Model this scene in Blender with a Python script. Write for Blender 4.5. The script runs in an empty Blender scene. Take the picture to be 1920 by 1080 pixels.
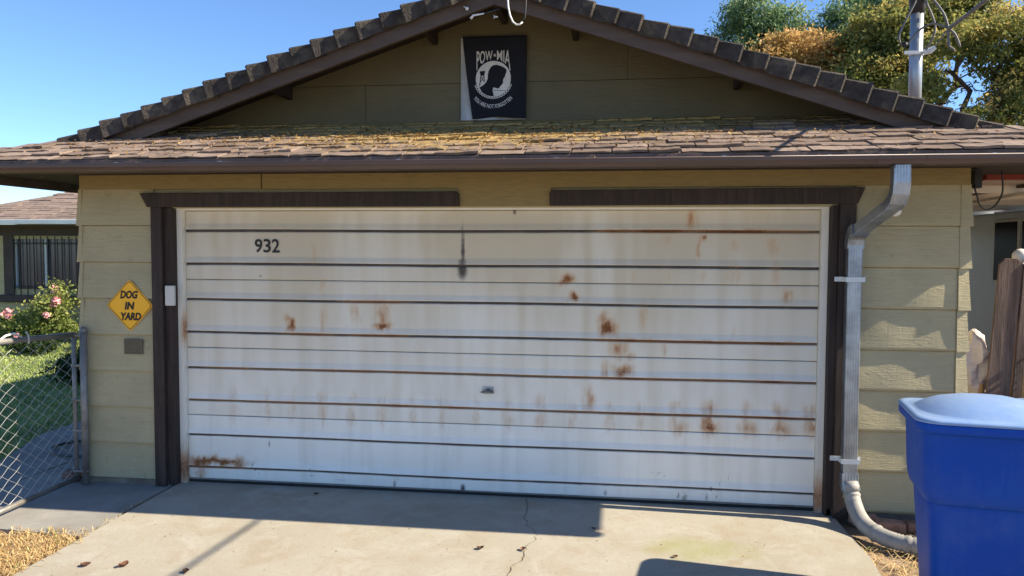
import bpy, bmesh, math, random
import numpy as np
from mathutils import Vector, Matrix

random.seed(7)
rng = np.random.default_rng(7)
R = math.radians
scene = bpy.context.scene
COL = scene.collection

# ------------------------------------------------------------------ camera
cam_d = bpy.data.cameras.new('camera')
cam = bpy.data.objects.new('camera', cam_d)
COL.objects.link(cam)
yaw, pitch, roll = -0.1329, -0.0507, 0.0046
fw = Vector((math.sin(yaw) * math.cos(pitch), math.cos(yaw) * math.cos(pitch), math.sin(pitch)))
rt = Vector((math.cos(yaw), -math.sin(yaw), 0))
up = rt.cross(fw)
rt2 = math.cos(roll) * rt + math.sin(roll) * up
up2 = -math.sin(roll) * rt + math.cos(roll) * up
M = Matrix((rt2, up2, -fw)).transposed().to_4x4()
M.translation = Vector((3.3261, -5.5304, 1.8504))
cam.matrix_world = M
cam_d.sensor_width = 36.0
cam_d.lens = 36.0 * 1450 / 1920
cam_d.clip_start = 0.05
cam_d.clip_end = 2000
scene.camera = cam

# ------------------------------------------------------------------ sky and sun
SUN_EL, SUN_AZ = R(36.3), R(2.6)          # azimuth: degrees in front of the facade, sun on the right
to_sun = Vector((math.cos(SUN_EL) * math.cos(SUN_AZ), -math.cos(SUN_EL) * math.sin(SUN_AZ), math.sin(SUN_EL)))
world = bpy.data.worlds.new('World')
scene.world = world
world.use_nodes = True
wn = world.node_tree
sky = wn.nodes.new('ShaderNodeTexSky')
sky.sky_type = 'NISHITA'
sky.sun_disc = False
sky.sun_elevation = SUN_EL
sky.sun_rotation = R(90) + SUN_AZ
sky.air_density = 0.8
sky.dust_density = 0.0
sky.ozone_density = 7.0
bg = wn.nodes['Background']
bg.inputs['Strength'].default_value = 0.10
wn.links.new(sky.outputs[0], bg.inputs['Color'])
sun_d = bpy.data.lights.new('sun', 'SUN')
sun_d.energy = 5.0
sun_d.angle = R(0.5)
sun_d.color = (1.0, 0.87, 0.66)
sun = bpy.data.objects.new('sun', sun_d)
COL.objects.link(sun)
sun.rotation_euler = to_sun.to_track_quat('Z', 'Y').to_euler()
sun.location = (20, 0, 20)

scene.view_settings.view_transform = 'Standard'
scene.view_settings.look = 'None'
scene.view_settings.gamma = 1.0
scene.view_settings.use_curve_mapping = False
scene.view_settings.exposure = 1.2
scene.cycles.max_bounces = 8
scene.cycles.diffuse_bounces = 5
scene.cycles.use_adaptive_sampling = True
scene.cycles.use_denoising = True

# ------------------------------------------------------------------ materials
MATS = {}


def nt_new(name):
    m = bpy.data.materials.new(name)
    m.use_nodes = True
    nt = m.node_tree
    return m, nt, nt.nodes['Principled BSDF']


def node(nt, kind, **kw):
    n = nt.nodes.new(kind)
    for k, v in kw.items():
        setattr(n, k, v)
    return n


def coords(nt, scale=(1, 1, 1), space='Object'):
    if space == 'World':
        g = node(nt, 'ShaderNodeNewGeometry')
        src = g.outputs['Position']
    else:
        t = node(nt, 'ShaderNodeTexCoord')
        src = t.outputs['Object']
    mp = node(nt, 'ShaderNodeMapping')
    mp.inputs['Scale'].default_value = scale
    nt.links.new(src, mp.inputs['Vector'])
    return mp.outputs[0]


def noise(nt, vec, scale, detail=4.0, rough=0.55, dist=0.0):
    n = node(nt, 'ShaderNodeTexNoise')
    n.inputs['Scale'].default_value = scale
    n.inputs['Detail'].default_value = detail
    n.inputs['Roughness'].default_value = rough
    n.inputs['Distortion'].default_value = dist
    nt.links.new(vec, n.inputs['Vector'])
    return n.outputs['Fac']


def ramp(nt, fac, stops):
    r = node(nt, 'ShaderNodeValToRGB')
    el = r.color_ramp.elements
    while len(el) < len(stops):
        el.new(0.5)
    for e, (p, c) in zip(el, stops):
        e.position = p
        e.color = c if len(c) == 4 else (*c, 1)
    nt.links.new(fac, r.inputs[0])
    return r.outputs[0]


def rampf(nt, fac, a, b):
    m = node(nt, 'ShaderNodeMapRange')
    m.inputs['From Min'].default_value = a
    m.inputs['From Max'].default_value = b
    nt.links.new(fac, m.inputs['Value'])
    return m.outputs[0]


def mix(nt, fac, a, b, mode='MIX'):
    m = node(nt, 'ShaderNodeMix', data_type='RGBA', blend_type=mode)
    for sock, v in ((m.inputs[0], fac), (m.inputs[6], a), (m.inputs[7], b)):
        if isinstance(v, bpy.types.NodeSocket):
            nt.links.new(v, sock)
        elif isinstance(v, (int, float)):
            sock.default_value = v
        else:
            sock.default_value = (*v, 1) if len(v) == 3 else v
    return m.outputs[2]


def math_n(nt, op, a, b=0.0):
    m = node(nt, 'ShaderNodeMath', operation=op)
    for s, v in ((m.inputs[0], a), (m.inputs[1], b)):
        if isinstance(v, bpy.types.NodeSocket):
            nt.links.new(v, s)
        else:
            s.default_value = v
    return m.outputs[0]


def bump(nt, b, height, dist, strength=1.0):
    n = node(nt, 'ShaderNodeBump')
    n.inputs['Distance'].default_value = dist
    n.inputs['Strength'].default_value = strength
    nt.links.new(height, n.inputs['Height'])
    nt.links.new(n.outputs[0], b.inputs['Normal'])
    return n


def pm(name, col, var=0.18, scale=6.0, rough=0.75, bdist=0.0, bscale=40.0, stretch=(1, 1, 1), metal=0.0,
       space='World', rand=0.0, dark=None, spec=0.4, fine=0.0):
    """plain weathered material: base colour with large soft and small variation"""
    m, nt, b = nt_new(name)
    v = coords(nt, stretch, space)
    n1 = noise(nt, v, scale, 5, 0.6)
    c0 = tuple(max(0, c * (1 - var * 1.6)) for c in col)
    c1 = tuple(min(1, c * (1 + var)) for c in col)
    c = ramp(nt, n1, [(0.28, c0), (0.72, c1)])
    if fine:
        n3 = noise(nt, v, scale * 18, 3, 0.6)
        c = mix(nt, rampf(nt, n3, 0.45, 0.75), c, tuple(x * (1 - fine) for x in col))
    if dark is not None:
        n2 = noise(nt, v, scale * 0.45, 6, 0.65, 0.6)
        c = mix(nt, rampf(nt, n2, 0.5, 0.78), c, dark)
    if rand:
        oi = node(nt, 'ShaderNodeObjectInfo')
        f = node(nt, 'ShaderNodeMapRange')
        f.inputs['To Min'].default_value = 1 - rand
        f.inputs['To Max'].default_value = 1 + rand
        nt.links.new(oi.outputs['Random'], f.inputs['Value'])
        hs = node(nt, 'ShaderNodeHueSaturation')
        nt.links.new(f.outputs[0], hs.inputs['Value'])
        nt.links.new(c, hs.inputs['Color'])
        c = hs.outputs[0]
    nt.links.new(c, b.inputs['Base Color'])
    b.inputs['Roughness'].default_value = rough
    b.inputs['Metallic'].default_value = metal
    b.inputs['Specular IOR Level'].default_value = spec
    if bdist:
        bump(nt, b, noise(nt, v, bscale, 5, 0.6), bdist)
    MATS[name] = m
    return m


# olive hardboard siding with embossed grain
def mat_siding(name, col):
    m, nt, b = nt_new(name)
    v = coords(nt, (1, 1, 1), 'World')
    n1 = noise(nt, v, 1.7, 5, 0.6)
    c = ramp(nt, n1, [(0.3, tuple(x * 0.84 for x in col)), (0.7, tuple(x * 1.1 for x in col))])
    vs = coords(nt, (3.0, 1, 26), 'World')
    n2 = noise(nt, vs, 1.6, 4, 0.6, 0.7)
    c = mix(nt, rampf(nt, n2, 0.55, 0.8), c, tuple(x * 0.9 for x in col))
    n4 = noise(nt, v, 9, 6, 0.7)
    c = mix(nt, math_n(nt, 'MULTIPLY', rampf(nt, n4, 0.6, 0.78), 0.35), c, (0.10, 0.085, 0.05))
    nt.links.new(c, b.inputs['Base Color'])
    b.inputs['Roughness'].default_value = 0.62
    b.inputs['Specular IOR Level'].default_value = 0.3
    # embossed grain: broken horizontal ridges and vertical checks
    r1 = noise(nt, coords(nt, (5.5, 1, 46), 'World'), 1.0, 3, 0.55, 1.6)
    r1 = math_n(nt, 'ABSOLUTE', math_n(nt, 'SUBTRACT', r1, 0.5))
    n3 = noise(nt, coords(nt, (60, 1, 7), 'World'), 1.0, 2, 0.5)
    h = math_n(nt, 'ADD', math_n(nt, 'MULTIPLY', rampf(nt, r1, 0.0, 0.16), 0.6), math_n(nt, 'MULTIPLY', n3, 0.6))
    bump(nt, b, h, 0.0021)
    MATS[name] = m


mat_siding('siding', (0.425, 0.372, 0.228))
mat_siding('gable_siding_shade', (0.135, 0.115, 0.062))  # siding colour darkened: shade of the gable recess put into it
pm('frieze', (0.29, 0.215, 0.090), 0.12, 3, 0.65, 0.003, 22, (3, 1, 20))
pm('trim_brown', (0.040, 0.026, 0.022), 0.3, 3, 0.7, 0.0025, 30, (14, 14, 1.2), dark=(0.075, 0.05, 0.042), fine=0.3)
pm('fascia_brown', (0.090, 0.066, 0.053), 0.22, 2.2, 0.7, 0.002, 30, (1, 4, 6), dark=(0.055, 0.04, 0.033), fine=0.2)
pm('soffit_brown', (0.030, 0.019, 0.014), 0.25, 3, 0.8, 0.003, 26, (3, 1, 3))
pm('gutter_paint', (0.088, 0.057, 0.051), 0.12, 1.6, 0.42, 0.0006, 60, dark=(0.065, 0.043, 0.039), spec=0.5)
pm('stem_wall', (0.22, 0.19, 0.15), 0.3, 5, 0.9, 0.004, 60, dark=(0.08, 0.06, 0.05))
pm('white_frame', (0.70, 0.68, 0.60), 0.1, 4, 0.55, 0.0006, 40)
pm('grey_plastic', (0.58, 0.57, 0.53), 0.06, 4, 0.4)
pm('tile', (0.055, 0.047, 0.042), 0.4, 14, 0.95, 0.012, 60, space='World', rand=0.22, dark=(0.14, 0.115, 0.08), fine=0.5)
pm('roof_deck', (0.17, 0.12, 0.10), 0.25, 9, 0.9, 0.006, 70, fine=0.3)
pm('galvanized', (0.33, 0.36, 0.40), 0.25, 7, 0.38, 0.0006, 30, metal=0.8)
pm('mast_metal', (0.36, 0.39, 0.42), 0.1, 9, 0.4, 0.0004, 60, metal=0.6)
pm('drain_plastic', (0.33, 0.325, 0.31), 0.2, 9, 0.6, 0.001, 40, dark=(0.22, 0.19, 0.15))
pm('cable_black', (0.02, 0.02, 0.022), 0.2, 10, 0.5)
pm('cable_grey', (0.13, 0.125, 0.12), 0.2, 10, 0.55)
pm('cable_white', (0.75, 0.75, 0.73), 0.1, 10, 0.45)
pm('sign_yellow', (0.95, 0.47, 0.010), 0.05, 6, 0.4, spec=0.5)
pm('ink_black', (0.012, 0.011, 0.011), 0.1, 6, 0.5)
pm('digit_black', (0.025, 0.025, 0.025), 0.1, 6, 0.6)
pm('bronze_plate', (0.115, 0.098, 0.062), 0.12, 30, 0.6, 0.0006, 90)
pm('vent_board', (0.42, 0.43, 0.42), 0.25, 8, 0.85, 0.002, 50, (1, 1, 0.3), dark=(0.20, 0.2, 0.19))
pm('flag_black', (0.006, 0.007, 0.013), 0.25, 6, 0.85, 0.001, 150)
pm('flag_white', (0.62, 0.61, 0.57), 0.1, 12, 0.85, 0.001, 150)
pm('brick', (0.26, 0.155, 0.115), 0.3, 20, 0.92, 0.004, 80, rand=0.25)
pm('stone', (0.22, 0.12, 0.09), 0.3, 20, 0.92, 0.006, 60)
pm('bulb_glass', (0.75, 0.73, 0.70), 0.06, 20, 0.25)
pm('hose', (0.06, 0.075, 0.07), 0.2, 10, 0.5)
pm('rubber', (0.02, 0.02, 0.02), 0.2, 10, 0.8)
pm('picket_wood', (0.175, 0.115, 0.088), 0.45, 3.2, 0.85, 0.008, 12, (11, 11, 0.8), dark=(0.10, 0.058, 0.044), fine=0.5)
pm('handle_wood', (0.45, 0.27, 0.11), 0.2, 4, 0.6, 0.001, 30, (10, 10, 1))
pm('bag_white', (0.78, 0.70, 0.66), 0.1, 6, 0.55, 0.003, 25)
pm('trailer_skin', (0.58, 0.72, 0.86), 0.06, 2, 0.5)
pm('cover_paint', (0.42, 0.33, 0.30), 0.15, 3, 0.75, 0.001, 30, (1, 8, 1))
pm('cover_white', (0.74, 0.70, 0.64), 0.08, 3, 0.7)
pm('cover_red', (0.26, 0.05, 0.035), 0.15, 3, 0.6)
pm('house_wall', (0.45, 0.39, 0.22), 0.12, 3, 0.8, 0.002, 25, (3, 1, 18))
pm('house_trim', (0.062, 0.044, 0.038), 0.2, 4, 0.75)
pm('white_metal', (0.62, 0.65, 0.66), 0.08, 4, 0.5)
pm('house_shingle', (0.22, 0.165, 0.138), 0.2, 8, 0.95, 0.004, 60, rand=0.2, fine=0.25)
pm('concrete_path', (0.29, 0.28, 0.26), 0.2, 2.2, 0.92, 0.002, 120, dark=(0.19, 0.18, 0.165), fine=0.15)
pm('dirt', (0.32, 0.24, 0.16), 0.3, 2.5, 0.95, 0.012, 14, dark=(0.16, 0.11, 0.07), fine=0.3)
pm('joint_dirt', (0.06, 0.045, 0.03), 0.4, 14, 0.95)
pm('lawn_soil', (0.22, 0.27, 0.09), 0.35, 3, 0.95, 0.01, 30)
pm('bark', (0.07, 0.052, 0.042), 0.3, 6, 0.95, 0.012, 12, (3, 3, 0.6))
pm('dry_leaf', (0.13, 0.058, 0.034), 0.35, 40, 0.85, 0.001, 90, rand=0.3)
pm('petal_pink', (0.85, 0.38, 0.42), 0.3, 20, 0.7, rand=0.25)
pm('pipe_grey', (0.23, 0.225, 0.215), 0.2, 9, 0.5, 0.0008, 60, metal=0.35, dark=(0.13, 0.10, 0.08))
pm('pipe_white', (0.70, 0.70, 0.68), 0.1, 9, 0.5, 0.0006, 60)
pm('wire_galv', (0.46, 0.46, 0.44), 0.1, 20, 0.5, metal=0.3)

m, nt, b = nt_new('window_dark')
b.inputs['Base Color'].default_value = (0.006, 0.010, 0.022, 1)
b.inputs['Roughness'].default_value = 0.3
b.inputs['Specular IOR Level'].default_value = 0.03
MATS['window_dark'] = m
m, nt, b = nt_new('curtain_glass')
v = coords(nt, (9, 1, 0.6), 'World')
c = ramp(nt, noise(nt, v, 1.0, 3), [(0.3, (0.030, 0.034, 0.042)), (0.7, (0.10, 0.10, 0.11))])
nt.links.new(c, b.inputs['Base Color'])
b.inputs['Roughness'].default_value = 0.12
MATS['curtain_glass'] = m


# blue cart plastic
def mat_bin(name, col, faded, f0, f1, rough):
    m, nt, b = nt_new(name)
    v = coords(nt, (1, 1, 1), 'World')
    n1 = noise(nt, v, 3.5, 5, 0.65)
    n2 = noise(nt, coords(nt, (30, 30, 1.2), 'World'), 1.0, 3, 0.6)
    f = math_n(nt, 'ADD', math_n(nt, 'MULTIPLY', n1, 0.65), math_n(nt, 'MULTIPLY', n2, 0.35))
    c = mix(nt, rampf(nt, f, f0, f1), col, faded)
    s1 = noise(nt, coords(nt, (60, 60, 3.0), 'World'), 1.0, 4, 0.75, 1.5)
    s2 = noise(nt, coords(nt, (5, 5, 60), 'World'), 1.0, 4, 0.75, 1.0)
    scr = math_n(nt, 'MAXIMUM', rampf(nt, s1, 0.66, 0.74), rampf(nt, s2, 0.68, 0.75))
    c = mix(nt, math_n(nt, 'MULTIPLY', scr, 0.30), c, (0.22, 0.30, 0.44))
    c = mix(nt, math_n(nt, 'MULTIPLY', rampf(nt, noise(nt, v, 2.2, 7, 0.7), 0.52, 0.8), 0.15), c, (0.20, 0.22, 0.27))
    nt.links.new(c, b.inputs['Base Color'])
    b.inputs['Roughness'].default_value = rough
    b.inputs['Specular IOR Level'].default_value = 0.22
    sc = noise(nt, coords(nt, (7, 7, 90), 'World'), 1.0, 4, 0.7)
    bump(nt, b, math_n(nt, 'ADD', noise(nt, v, 160, 2), sc), 0.0006)
    MATS[name] = m


mat_bin('bin_blue', (0.0004, 0.055, 0.36), (0.010, 0.085, 0.38), 0.45, 0.75, 0.55)
mat_bin('bin_lid', (0.17, 0.29, 0.54), (0.28, 0.38, 0.55), 0.30, 0.75, 0.40)


# garage door paint: rust and grime masks (with rib shade) come as mesh attributes
def mat_door(name):
    m, nt, b = nt_new(name)
    v = coords(nt, (1, 1, 1), 'World')
    a_r = node(nt, 'ShaderNodeAttribute', attribute_name='rust').outputs['Fac']
    a_g = node(nt, 'ShaderNodeAttribute', attribute_name='grime_shade').outputs['Fac']
    a_d = node(nt, 'ShaderNodeAttribute', attribute_name='dust').outputs['Fac']
    base = ramp(nt, noise(nt, v, 1.3, 5, 0.6), [(0.3, (0.82, 0.79, 0.72)), (0.7, (0.90, 0.88, 0.81))])
    streak = noise(nt, coords(nt, (9, 1, 0.9), 'World'), 1.0, 5, 0.65)
    base = mix(nt, math_n(nt, 'MULTIPLY', rampf(nt, streak, 0.5, 0.8), 0.35), base, (0.50, 0.45, 0.38))
    base = mix(nt, math_n(nt, 'MULTIPLY', a_d, 0.85), base, (0.56, 0.47, 0.325))
    # grime: dark, broken up; includes the painted rib shade
    gn = noise(nt, coords(nt, (6, 6, 30), 'World'), 1.0, 5, 0.65)
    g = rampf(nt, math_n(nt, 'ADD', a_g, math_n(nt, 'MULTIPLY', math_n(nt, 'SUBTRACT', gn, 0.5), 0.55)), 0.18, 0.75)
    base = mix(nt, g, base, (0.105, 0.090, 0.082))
    # rust: soft halo, then eaten core
    rn = noise(nt, coords(nt, (1, 1, 0.4), 'World'), 42, 6, 0.72)
    rr = math_n(nt, 'ADD', a_r, math_n(nt, 'MULTIPLY', math_n(nt, 'SUBTRACT', rn, 0.5), 0.9))
    halo = math_n(nt, 'MULTIPLY', rampf(nt, rr, 0.0, 0.65), 0.8)
    halo = math_n(nt, 'MULTIPLY', halo, rampf(nt, a_r, 0.02, 0.2))
    base = mix(nt, halo, base, ramp(nt, a_r, [(0.15, (0.60, 0.40, 0.20)), (0.6, (0.45, 0.21, 0.075))]))
    rn2 = noise(nt, coords(nt, (1.5, 1, 0.7), 'World'), 70, 5, 0.75)
    rr2 = math_n(nt, 'ADD', a_r, math_n(nt, 'MULTIPLY', math_n(nt, 'SUBTRACT', rn2, 0.5), 1.3))
    core = math_n(nt, 'MULTIPLY', rampf(nt, rr2, 0.66, 0.95), rampf(nt, a_r, 0.25, 0.6))
    base = mix(nt, core, base, ramp(nt, rn, [(0.35, (0.14, 0.052, 0.024)), (0.65, (0.32, 0.13, 0.045))]))
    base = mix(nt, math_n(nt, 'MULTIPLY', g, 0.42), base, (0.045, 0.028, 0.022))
    nt.links.new(base, b.inputs['Base Color'])
    rg = node(nt, 'ShaderNodeMapRange')
    rg.inputs['To Min'].default_value = 0.42
    rg.inputs['To Max'].default_value = 0.9
    nt.links.new(core, rg.inputs['Value'])
    nt.links.new(rg.outputs[0], b.inputs['Roughness'])
    b.inputs['Specular IOR Level'].default_value = 0.35
    bump(nt, b, noise(nt, v, 5, 3), 0.004, 0.5)
    MATS[name] = m


mat_door('door_paint')


# roof shingle: granules, per shingle tone, moss towards the middle of the strip
def mat_shingle(name):
    m, nt, b = nt_new(name)
    v = coords(nt, (1, 1, 1), 'World')
    oi = node(nt, 'ShaderNodeObjectInfo')
    base = ramp(nt, oi.outputs['Random'], [(0.0, (0.13, 0.095, 0.075)), (0.5, (0.19, 0.142, 0.114)), (1.0, (0.27, 0.208, 0.170))])
    gr = noise(nt, v, 260, 3, 0.7)
    base = mix(nt, rampf(nt, gr, 0.45, 0.8), base, (0.34, 0.26, 0.21))
    base = mix(nt, math_n(nt, 'MULTIPLY', rampf(nt, noise(nt, v, 9, 5), 0.5, 0.75), 0.45), base, (0.09, 0.065, 0.055))
    sep = node(nt, 'ShaderNodeSeparateXYZ')
    g = node(nt, 'ShaderNodeNewGeometry')
    nt.links.new(g.outputs['Position'], sep.inputs[0])
    dx = math_n(nt, 'ABSOLUTE', math_n(nt, 'SUBTRACT', sep.outputs['X'], 2.25))
    reg = math_n(nt, 'SUBTRACT', 1.0, math_n(nt, 'DIVIDE', dx, 2.9))
    ry = math_n(nt, 'MULTIPLY', math_n(nt, 'ADD', sep.outputs['Y'], 0.42), 1.25)
    ms = math_n(nt, 'ADD', math_n(nt, 'ADD', reg, ry), math_n(nt, 'MULTIPLY', math_n(nt, 'SUBTRACT', noise(nt, v, 11, 6, 0.7), 0.5), 2.6))
    moss = rampf(nt, ms, 0.72, 1.25)
    mcol = ramp(nt, noise(nt, v, 30, 4), [(0.3, (0.28, 0.165, 0.045)), (0.7, (0.50, 0.38, 0.14))])
    base = mix(nt, math_n(nt, 'MULTIPLY', moss, 0.8), base, mcol)
    nt.links.new(base, b.inputs['Base Color'])
    b.inputs['Roughness'].default_value = 0.95
    b.inputs['Specular IOR Level'].default_value = 0.2
    bump(nt, b, noise(nt, v, 120, 4, 0.7), 0.004)
    MATS[name] = m


mat_shingle('shingle')


# driveway: old broom-finished concrete, stains, one mossy patch
def mat_driveway(name):
    m, nt, b = nt_new(name)
    v = coords(nt, (1, 1, 1), 'World')
    base = ramp(nt, noise(nt, v, 0.9, 6, 0.62, 0.4), [(0.25, (0.325, 0.295, 0.235)), (0.5, (0.37, 0.345, 0.285)), (0.75, (0.41, 0.39, 0.335))])
    st = noise(nt, v, 3.1, 7, 0.68, 0.5)
    base = mix(nt, math_n(nt, 'MULTIPLY', rampf(nt, st, 0.48, 0.66), 0.45), base, (0.32, 0.245, 0.165))
    pale = noise(nt, v, 2.3, 7, 0.7, 1.2)
    base = mix(nt, math_n(nt, 'MULTIPLY', rampf(nt, pale, 0.50, 0.66), 0.5), base, (0.46, 0.45, 0.41))
    sp = noise(nt, v, 190, 3, 0.7)
    base = mix(nt, math_n(nt, 'MULTIPLY', rampf(nt, sp, 0.50, 0.66), 0.7), base, (0.18, 0.16, 0.13))
    sp2 = noise(nt, v, 38, 5, 0.7)
    base = mix(nt, math_n(nt, 'MULTIPLY', rampf(nt, sp2, 0.58, 0.70), 0.6), base, (0.22, 0.17, 0.12))
    # moss patch
    sep = node(nt, 'ShaderNodeSeparateXYZ')
    g = node(nt, 'ShaderNodeNewGeometry')
    nt.links.new(g.outputs['Position'], sep.inputs[0])
    ex = math_n(nt, 'POWER', math_n(nt, 'ABSOLUTE', math_n(nt, 'DIVIDE', math_n(nt, 'SUBTRACT', sep.outputs['X'], 3.85), 0.42)), 2.0)
    ey = math_n(nt, 'POWER', math_n(nt, 'ABSOLUTE', math_n(nt, 'DIVIDE', math_n(nt, 'ADD', sep.outputs['Y'], 0.72), 0.26)), 2.0)
    d = math_n(nt, 'SUBTRACT', 1.0, math_n(nt, 'ADD', ex, ey))
    d = math_n(nt, 'ADD', d, math_n(nt, 'MULTIPLY', math_n(nt, 'SUBTRACT', noise(nt, v, 7, 6, 0.65), 0.5), 2.2))
    base = mix(nt, math_n(nt, 'MULTIPLY', rampf(nt, d, 0.1, 1.3), 0.55), base, (0.25, 0.27, 0.07))
    nt.links.new(base, b.inputs['Base Color'])
    b.inputs['Roughness'].default_value = 0.9
    b.inputs['Specular IOR Level'].default_value = 0.25
    h = math_n(nt, 'ADD', math_n(nt, 'MULTIPLY', sp, 0.5), math_n(nt, 'MULTIPLY', sp2, 0.6))
    bump(nt, b, h, 0.003)
    MATS[name] = m


mat_driveway('driveway')


def mat_leaf(name, stops, trans=0.42, rough=0.55):
    m = bpy.data.materials.new(name)
    m.use_nodes = True
    nt = m.node_tree
    b = nt.nodes['Principled BSDF']
    a = node(nt, 'ShaderNodeAttribute', attribute_name='tint').outputs['Fac']
    c = ramp(nt, a, stops)
    nt.links.new(c, b.inputs['Base Color'])
    b.inputs['Roughness'].default_value = rough
    b.inputs['Specular IOR Level'].default_value = 0.35
    t = node(nt, 'ShaderNodeBsdfTranslucent')
    nt.links.new(c, t.inputs['Color'])
    ms = node(nt, 'ShaderNodeMixShader')
    ms.inputs[0].default_value = trans
    nt.links.new(b.outputs[0], ms.inputs[1])
    nt.links.new(t.outputs[0], ms.inputs[2])
    nt.links.new(ms.outputs[0], nt.nodes['Material Output'].inputs['Surface'])
    MATS[name] = m


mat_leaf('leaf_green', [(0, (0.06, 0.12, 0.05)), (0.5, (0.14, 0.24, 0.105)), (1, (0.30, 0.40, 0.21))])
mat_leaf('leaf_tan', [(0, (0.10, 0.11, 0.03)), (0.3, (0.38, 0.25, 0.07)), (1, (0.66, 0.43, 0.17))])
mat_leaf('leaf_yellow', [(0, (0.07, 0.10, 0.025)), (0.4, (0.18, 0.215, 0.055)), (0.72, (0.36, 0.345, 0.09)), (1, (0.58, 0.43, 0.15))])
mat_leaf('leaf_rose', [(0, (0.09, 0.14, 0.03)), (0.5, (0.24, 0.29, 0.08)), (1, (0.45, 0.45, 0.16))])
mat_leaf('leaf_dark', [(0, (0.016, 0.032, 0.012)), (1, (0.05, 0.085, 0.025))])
mat_leaf('grass', [(0, (0.16, 0.24, 0.06)), (0.6, (0.33, 0.41, 0.13)), (1, (0.52, 0.54, 0.22))], 0.3)
mat_leaf('straw', [(0, (0.34, 0.19, 0.08)), (0.5, (0.60, 0.43, 0.20)), (0.9, (0.78, 0.64, 0.36)), (1, (0.30, 0.34, 0.10))], 0.2, 0.7)
mat_leaf('debris', [(0, (0.12, 0.06, 0.025)), (0.5, (0.34, 0.20, 0.07)), (1, (0.60, 0.44, 0.20))], 0.2, 0.8)


# ------------------------------------------------------------------ mesh helpers
class MB:
    def __init__(s):
        s.v, s.f = [], []

    def add(s, vs, fs):
        o = len(s.v)
        s.v += [tuple(p) for p in vs]
        s.f += [tuple(i + o for i in f) for f in fs]
        return s

    def box(s, x0, x1, y0, y1, z0, z1):
        return s.add([(x0, y0, z0), (x1, y0, z0), (x1, y1, z0), (x0, y1, z0), (x0, y0, z1), (x1, y0, z1), (x1, y1, z1), (x0, y1, z1)],
                     [(0, 3, 2, 1), (4, 5, 6, 7), (0, 1, 5, 4), (1, 2, 6, 5), (2, 3, 7, 6), (3, 0, 4, 7)])

    def prism(s, poly, axis, a, b):
        """extrude a 2-D polygon along axis ('x','y','z') from a to b"""
        n = len(poly)

        def P(p, t):
            return {'x': (t, p[0], p[1]), 'y': (p[0], t, p[1]), 'z': (p[0], p[1], t)}[axis]
        vs = [P(p, a) for p in poly] + [P(p, b) for p in poly]
        fs = [tuple(range(n)), tuple(range(2 * n - 1, n - 1, -1))]
        fs += [(i, i + n, (i + 1) % n + n, (i + 1) % n) for i in range(n)]
        return s.add(vs, fs)

    def tube(s, pts, r, n=8, caps=True):
        pts = [Vector(p) for p in pts]
        rs = r if isinstance(r, (list, tuple)) else [r] * len(pts)
        ref = Vector((0, 0, 1))
        rings = []
        prev = None
        for i, p in enumerate(pts):
            t = (pts[min(i + 1, len(pts) - 1)] - pts[max(i - 1, 0)])
            t.normalize()
            if prev is None:
                a = t.cross(ref)
                if a.length < 1e-3:
                    a = t.cross(Vector((1, 0, 0)))
            else:
                a = prev - t * prev.dot(t)
            a.normalize()
            prev = a
            bb = t.cross(a)
            rings.append([p + a * (rs[i] * math.cos(2 * math.pi * k / n)) + bb * (rs[i] * math.sin(2 * math.pi * k / n)) for k in range(n)])
        vs = [q for ring in rings for q in ring]
        fs = []
        for i in range(len(rings) - 1):
            for k in range(n):
                k2 = (k + 1) % n
                fs.append((i * n + k, i * n + k2, (i + 1) * n + k2, (i + 1) * n + k))
        if caps:
            fs.append(tuple(range(n - 1, -1, -1)))
            fs.append(tuple((len(rings) - 1) * n + k for k in range(n)))
        return s.add(vs, fs)

    def loft(s, rings, caps=True):
        n = len(rings[0])
        vs = [q for r in rings for q in r]
        fs = []
        for i in range(len(rings) - 1):
            for k in range(n):
                k2 = (k + 1) % n
                fs.append((i * n + k, i * n + k2, (i + 1) * n + k2, (i + 1) * n + k))
        if caps:
            fs.append(tuple(range(n - 1, -1, -1)))
            fs.append(tuple((len(rings) - 1) * n + k for k in range(n)))
        return s.add(vs, fs)

    def sphere(s, c, r, nu=12, nv=8, sq=(1, 1, 1)):
        rings = []
        for j in range(nv + 1):
            th = math.pi * j / nv
            rr = max(1e-4, math.sin(th))
            rings.append([(c[0] + r * sq[0] * rr * math.cos(2 * math.pi * k / nu), c[1] + r * sq[1] * rr * math.sin(2 * math.pi * k / nu),
                           c[2] - r * sq[2] * math.cos(th)) for k in range(nu)])
        return s.loft(rings, True)

    def mesh(s, name, smooth=False, recalc=True):
        me = bpy.data.meshes.new(name)
        me.from_pydata(s.v, [], s.f)
        if recalc:
            bm = bmesh.new()
            bm.from_mesh(me)
            bmesh.ops.recalc_face_normals(bm, faces=bm.faces)
            bm.to_mesh(me)
            bm.free()
        if smooth:
            me.polygons.foreach_set('use_smooth', [True] * len(me.polygons))
        me.update()
        return me


def link(name, me, mat=None, parent=None, loc=None):
    o = bpy.data.objects.new(name, me)
    COL.objects.link(o)
    if mat and me is not None and not me.materials:
        me.materials.append(MATS[mat])
    if loc is not None:
        o.location = loc
    if parent is not None:
        o.parent = parent
        # parts are written in world coordinates
        w = Matrix.Identity(4)
        q = parent
        chain = []
        while q:
            chain.append(q)
            q = q.parent
        for q in reversed(chain):
            w = w @ (q.matrix_parent_inverse @ q.matrix_basis)
        o.matrix_parent_inverse = w.inverted()
    return o


def tag(o, label=None, cat=None, group=None, kind=None):
    for k, v in (('label', label), ('category', cat), ('group', group), ('kind', kind)):
        if v:
            o[k] = v
    return o


def thing(name, label, cat, loc=(0, 0, 0), group=None):
    return tag(link(name, None, None, None, loc), label, cat, group)


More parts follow.
